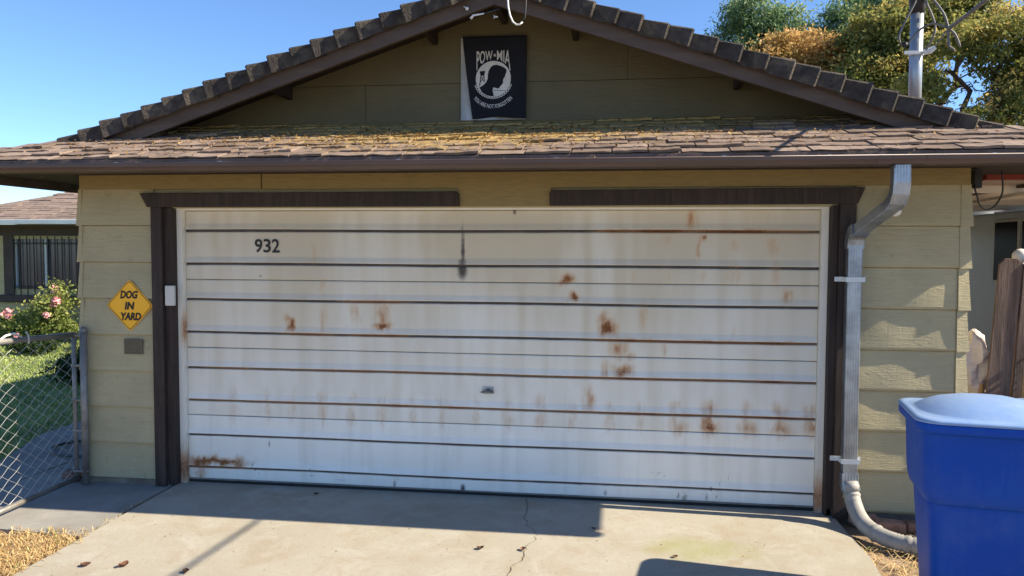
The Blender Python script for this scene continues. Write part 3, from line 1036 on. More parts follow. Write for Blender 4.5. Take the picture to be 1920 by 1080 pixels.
rest = MB()
y = YE - 0.004
while y < YG - 0.05:
    dist = y - YE
    xa, xb = XL + dist + 0.02, XR - dist - 0.02
    x = xa - random.uniform(0.0, 0.12)
    while x < xb:
        wd = random.choice((0.17, 0.20, 0.22, 0.25, 0.29))
        x0, x1 = max(x, xa), min(x + wd - 0.009, xb)
        if x1 - x0 > 0.06:
            me = random.choice(sh_meshes)
            loc = Vector(((x0 + x1) / 2, y + random.uniform(-0.010, 0.010), zroof(dist) + 0.003 + (course % 2) * 0.001))
            scl = (x1 - x0, 1, random.uniform(0.7, 1.5))
            rot = (TH - 0.03, 0, random.uniform(-0.014, 0.014))
            if count < 296:
                s = bpy.data.objects.new('shingle', me)
                COL.objects.link(s)
                s.parent = skirt
                s.matrix_parent_inverse = Matrix.Identity(4)
                s.location, s.scale, s.rotation_euler = loc, scl, rot
                count += 1
            else:
                mt = Matrix.Translation(loc) @ Matrix.Rotation(rot[2], 4, 'Z') @ Matrix.Rotation(rot[0], 4, 'X') @ Matrix.Diagonal((*scl, 1))
                rest.add([mt @ v_.co for v_ in me.vertices], [tuple(p_.vertices) for p_ in me.polygons])
        x += wd
    y += ex * math.cos(TH)
    course += 1
o = part('shingle_courses', rest, 'shingle', skirt)
o['kind'] = 'stuff'

# rake tiles along both slopes of the gable
def tile_mesh(sgn, jit):
    mb = MB()
    Lh = 0.235
    f0, f1 = -0.050, 0.0          # front of the low end stands proud
    z0, z1 = 0.018, 0.004
    def j(a=0.006):
        return random.uniform(-a, a) * jit
    low = [(0, f0, -0.106 + j(0.014)), (0, f0 - 0.002 + j(0.004), z0 - 0.012 + j()), (0, f0 + 0.014, z0 + j()), (0, 0.17, z0), (0, 0.17, z0 - 0.020), (0, f0 + 0.028, z0 - 0.024), (0.004, f0 + 0.026, -0.106)]
    low0 = [(p[0] - 0.014, p[1] + (0.016 if q < 2 else 0.0), p[2] + (0.006 if q == 0 else 0.0) - (0.008 if q in (1, 2, 3) else 0)) for q, p in enumerate(low)]
    mid = [(Lh * .5, f0 * .5 + j(0.004), -0.103 + j(0.012)), (Lh * .5, f0 * .5 - 0.003 + j(0.003), (z0 + z1) / 2 - 0.011), (Lh * .5, f0 * .5 + 0.013, (z0 + z1) / 2 + j()), (Lh * .5, 0.17, (z0 + z1) / 2),
           (Lh * .5, 0.17, (z0 + z1) / 2 - 0.02), (Lh * .5, f0 * .5 + 0.028, (z0 + z1) / 2 - 0.024), (Lh * .5, f0 * .5 + 0.026, -0.102)]
    hi = [(Lh, f1, -0.100 + j()), (Lh, f1, z1 - 0.010), (Lh, f1 + 0.012, z1), (Lh, 0.17, z1), (Lh, 0.17, z1 - 0.018), (Lh, f1 + 0.026, z1 - 0.022), (Lh, f1 + 0.026, -0.100)]
    mb.loft([[(sgn * p[0], p[1], p[2]) for p in ring] for ring in (low0, low, mid, hi)])
    me = mb.mesh('rake_tile')
    me.materials.append(MATS['tile'])
    return me


for sgn in (1, -1):
    tm = [tile_mesh(sgn, 1.0) for _ in range(5)]
    xe = XL if sgn > 0 else XR
    x = xe + sgn * (YR - YE - 0.03)
    exx = 0.168
    while (XC - x) * sgn > -0.02:
        dist = abs(x - xe)
        t = bpy.data.objects.new('rake_tile', random.choice(tm))
        COL.objects.link(t)
        t.parent = roof
        t.matrix_parent_inverse = Matrix.Identity(4)
        t.location = (x, YR - 0.022 + random.uniform(-0.004, 0.004), zroof(dist) + 0.012 + random.uniform(-0.004, 0.004))
        t.rotation_euler = (random.uniform(-0.03, 0.03), -sgn * (TH - 0.018 + random.uniform(-0.025, 0.025)), random.uniform(-0.02, 0.02))
        x += sgn * (exx + random.uniform(-0.009, 0.009))
part('ridge_cap', MB().prism([(XC - 0.16, zroof(XC - XL) - 0.03), (XC, zroof(XC - XL) + 0.035), (XC + 0.16, zroof(XC - XL) - 0.03)], 'y', YR + 0.04, YB), 'tile', roof)

# rake fascia boards, lookouts and rafter ends under the gable roof
for sgn, xe in ((1, XL), (-1, XR)):
    x0 = xe + sgn * (YR - YE - 0.25)
    zt0, zt1 = zroof(abs(x0 - xe)) - 0.042, zroof(abs(XC - xe)) - 0.042
    part('rake_fascia', MB().prism([(x0, zt0), (XC, zt1), (XC, zt1 - 0.150), (x0, zt0 - 0.150)], 'y', YR, YR + 0.038), 'fascia_brown', garage, bevel=0.003)
    for xo in (0.55, 1.75, 2.75) if sgn > 0 else (0.55, 1.75):
        xm = XC - sgn * xo
        zz = zroof(abs(xm - xe)) - 0.042
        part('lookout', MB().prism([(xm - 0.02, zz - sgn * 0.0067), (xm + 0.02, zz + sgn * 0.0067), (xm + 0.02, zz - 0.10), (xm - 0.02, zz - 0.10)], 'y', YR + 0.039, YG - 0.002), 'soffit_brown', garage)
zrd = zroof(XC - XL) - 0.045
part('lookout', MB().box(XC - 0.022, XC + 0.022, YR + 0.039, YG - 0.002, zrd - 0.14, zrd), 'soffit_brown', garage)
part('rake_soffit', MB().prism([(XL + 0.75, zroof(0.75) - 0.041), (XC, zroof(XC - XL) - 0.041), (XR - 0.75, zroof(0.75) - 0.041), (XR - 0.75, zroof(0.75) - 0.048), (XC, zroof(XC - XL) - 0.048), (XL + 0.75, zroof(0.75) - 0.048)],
                               'y', YR + 0.0385, YG), 'soffit_brown', garage)


# gable wall panels
def under_roof(poly):
    poly = clip_poly(poly, lambda p: zroof(p[0] - XL) - 0.05 - p[1])
    return clip_poly(poly, lambda p: zroof(XR - p[0]) - 0.05 - p[1])


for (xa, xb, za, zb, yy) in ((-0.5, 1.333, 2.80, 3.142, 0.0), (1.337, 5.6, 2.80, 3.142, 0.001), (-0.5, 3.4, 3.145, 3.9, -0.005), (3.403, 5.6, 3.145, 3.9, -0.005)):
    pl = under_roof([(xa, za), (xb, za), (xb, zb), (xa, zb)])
    part('gable_panel', MB().prism(pl, 'y', YG + yy, YG + 0.03), 'gable_siding_shade', garage)
part('gable_vent', MB().box(2.112, 2.620, YG - 0.022, YG - 0.006, 2.852, 3.486), 'vent_board', garage, label='weathered grey board behind the flag')

# eave: fascia, soffit, gutter
part('eave_fascia', MB().box(XL + 0.02, XR - 0.02, -0.668, -0.63, 2.352, 2.425), 'fascia_brown', garage)
part('eave_fascia', MB().box(XL + 0.02, XL + 0.058, -0.629, YB, 2.335, 2.42), 'fascia_brown', garage)
part('eave_fascia', MB().box(XR - 0.058, XR - 0.02, -0.629, YB, 2.335, 2.42), 'fascia_brown', garage)
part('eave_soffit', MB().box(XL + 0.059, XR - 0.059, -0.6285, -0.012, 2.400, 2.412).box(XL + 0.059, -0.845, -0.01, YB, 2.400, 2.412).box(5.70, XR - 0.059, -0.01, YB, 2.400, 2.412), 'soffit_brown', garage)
gp = [(-0.6685, 2.432), (-0.6685, 2.350), (-0.715, 2.350), (-0.728, 2.372), (-0.745, 2.392), (-0.747, 2.424), (-0.733, 2.428), (-0.733, 2.420), (-0.741, 2.419), (-0.739, 2.395),
      (-0.724, 2.374), (-0.712, 2.354), (-0.673, 2.354), (-0.673, 2.432)]
gz = lambda z2: 2.356 + (z2 - 2.350) * 0.62
gp = [(y2 - 0.022 if y2 < -0.70 else y2, gz(z2)) for y2, z2 in gp]
gut = MB()
gut.prism(gp, 'x', XL - 0.02, XR + 0.02)
gutter = part('gutter', gut, 'gutter_paint', garage)
for gx, ww in ((1.47, 0.03), (4.83, 0.085), (5.10, 0.085)):
    q = [(y2 * 1.0 - 0.003, z2 - 0.003) if z2 < 2.36 else (y2 - 0.0035, z2) for y2, z2 in [(-0.669, 2.350), (-0.715, 2.350), (-0.728, 2.372), (-0.745, 2.392), (-0.747, 2.424)]]
    top2 = [(-0.745, 2.4345), (-0.728, 2.4345)] if ww > 0.05 else [(-0.745, 2.4305), (-0.73, 2.4305)]
    poly = q + top2 + [(-0.7315, 2.4285), (-0.7455, 2.4285), (-0.747, 2.392), (-0.7305, 2.372), (-0.7165, 2.3495), (-0.669, 2.3495)]
    poly = [(y2 - 0.022 if y2 < -0.70 else y2, gz(z2)) for y2, z2 in poly]
    part('gutter_joint', MB().prism(poly, 'x', gx, gx + ww), 'gutter_paint', gutter)
part('lip', MB().tube([(XL - 0.02, -0.7665, 2.4020), (XR + 0.02, -0.7665, 2.4020)], 0.0058, 10), 'gutter_paint', gutter, True)
for hx in (0.02, 0.75, 1.95, 2.95, 3.95, 4.55, 5.45):
    part('hanger', MB().box(hx, hx + 0.022, -0.764, -0.672, 2.4075, 2.4115), 'galvanized', gutter)


# downspout: rectangular pipe swept along its path
def sweep_rect(pts, wx, wy, ribs=True):
    pts = [Vector(p) for p in pts]
    rings = []
    prof = []
    nrib = 5
    hx, hy = wx / 2, wy / 2
    for i in range(nrib * 2 + 1):                 # fluted front
        t = -hx * 0.86 + 2 * hx * 0.86 * i / (nrib * 2)
        prof.append((t, -hy + (0.0022 if i % 2 else 0.0)))
    prof = [(-hx, -hy * 0.8)] + prof + [(hx, -hy * 0.8), (hx, hy), (-hx, hy)]
    for i, p in enumerate(pts):
        t = pts[min(i + 1, len(pts) - 1)] - pts[max(i - 1, 0)]
        t.normalize()
        a = Vector((1, 0, 0))
        a = (a - t * a.dot(t)).normalized()
        bb = a.cross(t)
        if bb.y < 0:
            bb = -bb
        rings.append([p + a * u + bb * vv for u, vv in prof])
    return MB().loft(rings)


ds = part('downspout', sweep_rect([(4.912, -0.082, 1.90), (4.911, -0.082, 1.5), (4.912, -0.082, 0.9), (4.915, -0.083, 0.33)], 0.092, 0.070), 'galvanized', garage,
          label='galvanised steel downspout running down beside the door')
part('elbow', sweep_rect([(4.985, -0.690, 2.352), (4.985, -0.690, 2.25), (4.983, -0.682, 2.19), (4.978, -0.655, 2.145), (4.972, -0.61, 2.12)], 0.096, 0.068), 'galvanized', ds)
part('slant_pipe', sweep_rect([(4.975, -0.63, 2.128), (4.918, -0.13, 1.975)], 0.088, 0.064), 'galvanized', ds)
part('elbow', sweep_rect([(4.922, -0.165, 1.985), (4.916, -0.115, 1.965), (4.913, -0.09, 1.935), (4.912, -0.082, 1.89), (4.912, -0.082, 1.86)], 0.108, 0.080), 'galvanized', ds)
part('outlet', MB().box(4.938, 5.032, -0.722, -0.674, 2.332, 2.3485), 'rubber', ds)
part('elbow', sweep_rect([(4.915, -0.083, 0.34), (4.916, -0.088, 0.28), (4.922, -0.115, 0.22)], 0.108, 0.082), 'galvanized', ds)
for zc in (1.655, 0.425):
    st = MB().box(4.80, 5.0, -0.042, -0.039, zc - 0.016, zc + 0.016)
    st.box(4.854, 4.970, -0.1245, -0.1215, zc - 0.016, zc + 0.016).box(4.853, 4.8565, -0.122, -0.040, zc - 0.016, zc + 0.016).box(4.967, 4.9705, -0.122, -0.040, zc - 0.016, zc + 0.016)
    part('strap', st, 'white_metal', ds)

# ------------------------------------------------------------------ things on the garage
sg = thing('dog_sign', 'yellow diamond sign reading DOG IN YARD on the wall left of the door', 'sign', (-0.385, -0.01, 1.2))


def diamond(hw, hh, rr, cx, cz):
    pts = []
    for (dx, dz) in ((1, 0), (0, 1), (-1, 0), (0, -1)):
        for t in (-1, 0, 1):
            # rounded corners
            ux, uz = dx * hw, dz * hh
            if t == 0:
                pts.append((cx + ux * (1 - rr * 0.45), cz + uz * (1 - rr * 0.45)))
            else:
                nx2, nz2 = (-dz * t, dx * t)
                pts.append((cx + ux * (1 - rr) + nx2 * hw * rr, cz + uz * (1 - rr) + nz2 * hh * rr))
    return pts


SCX, SCZ = -0.389, 1.400
part('panel', MB().prism(diamond(0.195, 0.202, 0.09, SCX, SCZ), 'y', -0.016, -0.012), 'sign_yellow', sg)
d1, d2 = diamond(0.186, 0.193, 0.09, SCX, SCZ), diamond(0.181, 0.188, 0.09, SCX, SCZ)
bm_ = MB()
bm_.add([(x, -0.0185, z) for x, z in d1] + [(x, -0.0185, z) for x, z in d2], [(i, (i + 1) % 12, (i + 1) % 12 + 12, i + 12) for i in range(12)])
part('border', bm_, 'ink_black', sg)
for wtxt, xa, xb, za, zb in (('DOG', -0.462, -0.322, 1.452, 1.514), ('IN', -0.426, -0.353, 1.367, 1.427), ('YARD', -0.470, -0.295, 1.285, 1.345)):
    me = fit_text(wtxt, xa, xb, za, zb, -0.0188, 0.045, 0.16)
    link('lettering', me, 'ink_black', sg)
tag(link('wall_plate', MB().box(-0.447, -0.293, -0.010, -0.002, 1.021, 1.139).mesh('wall_plate'), 'bronze_plate'),
    'small plain brown rectangular plate on the wall under the yellow sign', 'plate')

kp = thing('keypad', 'small light grey keypad box on the brown jamb left of the garage door', 'keypad', (-0.06, 0.0, 1.4))
part('cover', MB().box(-0.098, -0.022, -0.016, 0.0115, 1.402, 1.556), 'grey_plastic', kp, bevel=0.006)
part('hinge_lip', MB().box(-0.092, -0.028, -0.0185, -0.0163, 1.415, 1.44), 'grey_plastic', kp)

# flag on the gable
fl = thing('flag', 'black banner with a white emblem hung on the gable wall', 'flag', (2.4, 0.46, 2.85))
FY = YG - 0.040


def fwave(x, z):
    w0 = max(0.0, (3.02 - z) / 0.17)
    return 0.004 * math.sin(9 * (x - 2.1)) + 0.016 * w0 * math.sin(14 * (x - 2.2)) * math.exp(-((x - 2.38) / 0.16) ** 2)


nx, nz = 40, 44
vs, fs = [], []
for j in range(nz + 1):
    t = j / nz
    for i in range(nx + 1):
        s = i / nx
        xl = 2.130 + 0.078 * t ** 1.15
        xr = 2.632 - 0.004 * t
        zt = 3.492 - 0.004 * s
        zb = 2.858 + 0.016 * math.exp(-((s - 0.42) / 0.25) ** 2)
        x, z = xl + (xr - xl) * s, zt + (zb - zt) * t
        vs.append((x, FY + fwave(x, z), z))
for j in range(nz):
    for i in range(nx):
        a = j * (nx + 1) + i
        fs.append((a + nx + 1, a + nx + 2, a + 1, a))
me = bpy.data.meshes.new('cloth')
me.from_pydata(vs, [], fs)
me.polygons.foreach_set('use_smooth', [True] * len(fs))
fo = link('cloth', me, 'flag_black', fl)
so = fo.modifiers.new('solid', 'SOLIDIFY')
so.thickness = 0.003
so.offset = 1.0
FK = 0.000743                                         # metres per drawing unit
def fpt(u, v, lift=0.004):
    x, z = 2.128 + (u - 170) * FK * 0.995, 3.492 - (v - 125) * FK * 0.985
    return (x, FY + fwave(x, z) - lift, z)


def fpoly(name, pts, mat, lift):
    mm = bpy.data.meshes.new(name)
    vs = [fpt(u, v, lift) for u, v in pts]
    mm.from_pydata(vs, [], [tuple(range(len(vs)))])
    bm = bmesh.new()
    bm.from_mesh(mm)
    bmesh.ops.triangulate(bm, faces=bm.faces)
    for f in bm.faces:
        if f.normal.y > 0:
            f.normal_flip()
    bm.to_mesh(mm)
    bm.free()
    return link(name, mm, mat, fl)


circ = [(500 + 186 * math.cos(a), 572 + 186 * math.sin(a)) for a in np.linspace(0, 2 * math.pi, 56, endpoint=False)]
fpoly('disc', circ, 'flag_white', 0.005)
fpoly('bust', [(352, 660), (372, 652), (400, 632), (425, 605), (440, 570), (442, 530), (450, 490), (472, 452), (500, 432), (535, 428), (575, 440), (620, 462), (642, 485), (640, 505), (630, 530),
               (625, 555), (608, 575), (602, 598), (606, 618), (596, 628), (590, 640), (578, 648), (566, 668), (548, 678), (522, 668), (500, 664), (494, 690), (498, 720), (508, 752), (480, 757), (430, 745), (380, 712)], 'flag_black', 0.0065)
twr = MB()
tw = fpoly('watchtower', [(358, 492), (412, 488), (412, 502), (404, 530), (410, 600), (404, 606), (396, 540), (372, 538), (360, 640), (350, 645), (364, 535), (356, 505)], 'flag_black', 0.0065)
fpoly('watchtower', [(366, 545), (372, 543), (402, 598), (397, 602)], 'flag_black', 0.0068)
fpoly('watchtower', [(398, 543), (403, 546), (368, 605), (362, 602)], 'flag_black', 0.0070)
fpoly('wire', [(505, 690), (640, 699), (640, 703), (505, 695)], 'flag_black', 0.0066)
# chain of rings below the disc
rg_ = MB()
for k, a in enumerate(np.linspace(math.radians(22), math.radians(158), 17)):
    cu, cv = 500 + 196 * math.cos(a), 574 + 196 * math.sin(a)
    ro, ri = 15, 8
    ring_o = [fpt(cu + ro * math.cos(q), cv + ro * math.sin(q), 0.0075 + 0.0002 * (k % 2)) for q in np.linspace(0, 2 * math.pi, 12, endpoint=False)]
    ring_i = [fpt(cu + ri * math.cos(q), cv + ri * math.sin(q), 0.0075 + 0.0002 * (k % 2)) for q in np.linspace(0, 2 * math.pi, 12, endpoint=False)]
    rg_.add(ring_o + ring_i, [(i + 12, (i + 1) % 12 + 12, (i + 1) % 12, i) for i in range(12)])
me = rg_.mesh('chain', recalc=False)
link('chain', me, 'flag_white', fl)
# headline, its letters stretched down round the disc
def head(u0, u1):
    def fn(u, w, x, z):
        uu = u0 + u * (u1 - u0)
        d2 = 200 ** 2 - (uu - 500) ** 2
        lowv = 572 - math.sqrt(max(0, d2)) if abs(uu - 500) < 170 else 500
        lowv = min(lowv, 492)
        vv = 280 + (1 - w) * (lowv - 280)
        p = fpt(uu, vv)
        return p[0], p[2]
    return fn


for wtxt, u0, u1 in (('POW', 322, 492), ('MIA', 538, 682)):
    me = fit_text(wtxt, 0, 1, 0, 1, 0, 0.012, 0, head(u0, u1))
    for vtx in me.vertices:
        vtx.co.y = FY + fwave(vtx.co.x, vtx.co.z) - 0.0062
    link('lettering', me, 'flag_white', fl)
fpoly('star', [(515 + (20 if k % 2 == 0 else 8) * math.sin(k * math.pi / 5), 328 - (23 if k % 2 == 0 else 9) * math.cos(k * math.pi / 5)) for k in range(10)], 'flag_white', 0.006)


def arc_text(u, w, x, z):
    a = math.radians(140) - u * math.radians(98)
    rr = 292 - w * 42
    p = fpt(500 + rr * math.cos(a) * 0.95, 590 + rr * math.sin(a))
    return p[0], p[2]


me = fit_text('YOU ARE NOT FORGOTTEN', 0, 1, 0, 1, 0, 0.015, 0, arc_text)
for vtx in me.vertices:
    vtx.co.y = FY + fwave(vtx.co.x, vtx.co.z) - 0.006
link('lettering', me, 'flag_white', fl)

# flood lamp beside the downspout
lp = thing('flood_lamp', 'small white bulb lamp on the wall behind the downspout bend', 'lamp', (5.17, 0, 2.15))
part('mount', MB().box(5.16, 5.24, -0.03, -0.0045, 2.19, 2.26), 'cable_black', lp, bevel=0.005)
part('socket', MB().tube([(5.195, -0.03, 2.222), (5.17, -0.085, 2.190), (5.160, -0.10, 2.165)], [0.022, 0.024, 0.022], 10), 'grey_plastic', lp, True)
bl = MB().tube([(5.160, -0.10, 2.166), (5.157, -0.105, 2.148), (5.154, -0.110, 2.13), (5.151, -0.115, 2.108), (5.150, -0.118, 2.088), (5.149, -0.12, 2.076)], [0.020, 0.026, 0.036, 0.041, 0.034, 0.012], 14)
part('bulb', bl, 'bulb_glass', lp, True)


# cables at the gable peak
def catenary(a, b2, sag, n=16):
    a, b2 = Vector(a), Vector(b2)
    return [a.lerp(b2, i / n) - Vector((0, 0, sag * 4 * (i / n) * (1 - i / n))) for i in range(n + 1)]


lc = thing('cable_loop', 'white cable with its shaded half painted black, hanging in a loop in front of the gable peak', 'cable', (2.62, -0.1, 3.4))
lpts = [(2.555, -0.10, 3.72), (2.560, -0.10, 3.60), (2.566, -0.11, 3.53), (2.580, -0.115, 3.47), (2.600, -0.12, 3.425), (2.625, -0.12, 3.405), (2.650, -0.12, 3.405), (2.668, -0.12, 3.422)]
part('white_cable', MB().tube(lpts, 0.0062, 8), 'cable_white', lc, True)
part('shaded_cable', MB().tube([(2.668, -0.12, 3.422), (2.684, -0.115, 3.455), (2.688, -0.11, 3.53), (2.690, -0.10, 3.62), (2.692, -0.08, 3.74)], 0.0065, 8), 'cable_black', lc, True)  # same white cable; its unlit half is painted dark
bk = thing('cable_bracket', 'small metal cable hook under the gable peak', 'bracket', (2.36, 0.05, 3.48))
part('hook', MB().tube([(2.29, -0.055, 3.475), (2.31, -0.055, 3.498), (2.335, -0.05, 3.503), (2.385, -0.05, 3.510)], [0.011, 0.008, 0.007, 0.006], 8), 'white_metal', bk, True)
part('arm', MB().tube([(2.385, -0.05, 3.510), (2.43, -0.045, 3.522), (2.50, -0.032, 3.545)], 0.006, 8), 'cable_black', bk, True)
part('insulator', MB().sphere((2.262, -0.045, 3.55), 0.013).tube([(2.262, -0.045, 3.55), (2.235, -0.038, 3.57)], 0.004), 'white_metal', bk, True)
part('clip', MB().box(2.448, 2.478, -0.02, -0.01, 3.49, 3.498).box(2.448, 2.455, -0.02, -0.01, 3.485, 3.505), 'white_metal', bk)

# service mast behind the right slope
MX, MY = 5.400, 0.30
ms_ = thing('service_mast', 'grey steel service mast with black weatherhead rising behind the right roof slope', 'mast', (MX, MY, 2.8))
part('pipe', MB().tube([(MX, MY, 2.70), (MX, MY, 3.52)], 0.042, 20), 'mast_metal', ms_, True)
part('flashing', MB().tube([(MX, MY, 2.76), (MX, MY, 2.84), (MX, MY, 2.90)], [0.12, 0.06, 0.046], 16), 'roof_deck', ms_, True)
part('weatherhead', MB().tube([(MX, MY, 3.505), (MX, MY, 3.56), (MX, MY - 0.01, 3.60), (MX, MY - 0.03, 3.66), (MX, MY - 0.03, 3.74), (MX, MY, 3.78)], [0.046, 0.05, 0.062, 0.08, 0.075, 0.03], 14), 'cable_black', ms_, True)
cl = MB().tube([(MX, MY, 3.215), (MX, MY, 3.240)], 0.048, 16).box(MX - 0.095, MX - 0.02, MY - 0.055, MY - 0.045, 3.216, 3.240)
cl.tube([(MX + 0.03, MY - 0.05, 3.225), (MX + 0.07, MY - 0.06, 3.235), (MX + 0.10, MY - 0.07, 3.255)], [0.018, 0.022, 0.014], 10)
part('clamp', cl, 'white_metal', ms_)
JN = (5.545, 0.14, 3.355)


def bez(pts, n=18):
    """smooth curve through points (Catmull-Rom)"""
    p = [Vector(q) for q in pts]
    p = [p[0] * 2 - p[1]] + p + [p[-1] * 2 - p[-2]]
    out = []
    for i in range(1, len(p) - 2):
        for k in range(n):
            t = k / n
            out.append(0.5 * ((2 * p[i]) + (p[i + 1] - p[i - 1]) * t + (2 * p[i - 1] - 5 * p[i] + 4 * p[i + 1] - p[i + 2]) * t * t + (3 * p[i] - p[i - 1] - 3 * p[i + 1] + p[i + 2]) * t ** 3))
    out.append(p[-2])
    return out


part('lead_wire', MB().tube(bez([(MX - 0.02, MY - 0.06, 3.62), (MX - 0.045, MY - 0.08, 3.56), (MX - 0.10, MY - 0.09, 3.45), (MX - 0.145, MY - 0.09, 3.34), (MX - 0.13, MY - 0.09, 3.275), (MX - 0.085, MY - 0.09, 3.285),
                                  (MX - 0.02, MY - 0.10, 3.365), (MX + 0.05, MY - 0.12, 3.40), (MX + 0.10, MY - 0.14, 3.385), JN], 8), 0.007, 8), 'cable_grey', ms_, True)
part('lead_wire', MB().tube(bez([(MX + 0.01, MY - 0.06, 3.61), (MX + 0.05, MY - 0.08, 3.51), (MX + 0.085, MY - 0.09, 3.40), (MX + 0.075, MY - 0.09, 3.32), (MX + 0.04, MY - 0.07, 3.24)], 8), 0.007, 8), 'cable_grey', ms_, True)
part('lead_wire', MB().tube(bez([(MX + 0.03, MY - 0.06, 3.62), (MX + 0.08, MY - 0.10, 3.55), (MX + 0.125, MY - 0.14, 3.45), JN], 8), 0.008, 8), 'cable_grey', ms_, True)
part('splice', MB().tube(bez([JN, (5.545, 0.135, 3.29), (5.55, 0.13, 3.235), (5.58, 0.12, 3.205)], 6), [0.009] * 18 + [0.006], 8), 'cable_grey', ms_, True)
part('splice', MB().tube(bez([JN, (5.585, 0.13, 3.31), (5.62, 0.13, 3.225)], 6), [0.009] * 12 + [0.006], 8), 'cable_grey', ms_, True)
part('connector', MB().sphere((MX - 0.108, MY - 0.09, 3.272), 0.02), 'cable_black', ms_, True)
sd = thing('service_drop', 'twisted overhead power cable running from the mast toward the street', 'cable', (5.5, 0, 3.3))
drop = [Vector(JN), Vector((5.525, -0.10, 3.345)), Vector((5.50, -0.5, 3.345)), Vector((5.50, -1.2, 3.37)), Vector((5.53, -3, 3.50)), Vector((5.6, -6, 3.85)), Vector((5.8, -14, 5.3)), Vector((6.2, -28, 8.2))]
dp = bez(drop, 26)
for ph in (0, 2.1, 4.2):
    tw_ = [q + Vector((0.0065 * math.cos(ph + i * 0.55), 0, 0.0065 * math.sin(ph + i * 0.55))) for i, q in enumerate(dp)]
    part('strand', MB().tube(tw_, 0.0072, 6), 'cable_grey', sd, True)
part('messenger', MB().tube([(MX + 0.09, MY - 0.07, 3.25), JN], 0.005, 6), 'cable_grey', sd, True)

# black cable loop at the right corner of the wall
cb = thing('corner_cable', 'thin black cable looping below the eave at the right wall corner', 'cable', (5.8, 0, 2.2))
part('cable', MB().tube(bez([(5.715, 0.06, 2.30), (5.70, 0.03, 2.27), (5.72, 0.04, 2.22), (5.765, 0.10, 2.16), (5.83, 0.16, 2.132), (5.90, 0.2, 2.155), (5.95, 0.22, 2.22), (5.962, 0.22, 2.29), (5.94, 0.2, 2.395)], 8), 0.0055, 6), 'cable_black', cb, True)
part('junction', MB().box(5.705, 5.75, 0.04, 0.10, 2.272, 2.39), 'cable_black', cb)

# ------------------------------------------------------------------ drain hose, bricks, cobble at the right corner
dr = thing('drain_hose', 'grey corrugated drain hose curving from the downspout along the ground', 'hose', (4.95, -0.2, 0))
dpts = bez([(4.918, -0.095, 0.285), (4.924, -0.125, 0.20), (4.935, -0.18, 0.125), (4.958, -0.285, 0.062), (5.02, -0.42, 0.035), (5.12, -0.53, 0.032), (5.28, -0.60, 0.03), (5.5, -0.64, 0.03)], 14)
rad = [0.048 + (0.006 if (i % 2) else 0.0) if 20 < i < 75 else 0.052 for i in range(len(dpts))]
rad = [r0 + (0.006 if i in (14, 15, 52, 53, 72, 73, 84, 85) else 0) for i, r0 in enumerate(rad)]
part('pipe', MB().tube(dpts, rad, 18), 'drain_plastic', dr, True)
part('end_collar', MB().tube([dpts[0] + Vector((0, -0.002, 0.004)), dpts[5], dpts[10]], [0.052, 0.060, 0.057], 18), 'drain_plastic', dr, True)

bricks = [((5.03, -0.06, 0.012), 0.2, 'weathered brick nearest the downspout, tucked against the wall base'), ((5.17, -0.13, 0.008), -0.12, 'reddish brick lying in the middle of the row behind the drain hose'),
          ((5.36, -0.14, 0.012), 0.06, 'reddish brick at the far right of the row behind the drain hose')]
for (bx0, by0, bz0), rz, lab in bricks:
    mb = MB().box(-0.095, 0.095, -0.045, 0.045, -0.03, 0.03)
    o = link('brick', mb.mesh('brick'), 'brick', None, (bx0, by0, bz0))
    o.rotation_euler = (0.05, 0.03, rz)
    bv = o.modifiers.new('bevel', 'BEVEL')
    bv.width = 0.008
    bv.segments = 2
    tag(o, lab, 'brick', 'bricks behind the drain hose')

# ------------------------------------------------------------------ blue carts
def rrect(hx, hy, r, z, n=6):
    pts = []
    for cx, cy, a0 in ((hx - r, hy - r, 0), (-hx + r, hy - r, 90), (-hx + r, -hy + r, 180), (hx - r, -hy + r, 270)):
        for k in range(n + 1):
            a = math.radians(a0 + 90 * k / n)
            pts.append((cx + r * math.cos(a), cy + r * math.sin(a), z))
    return pts


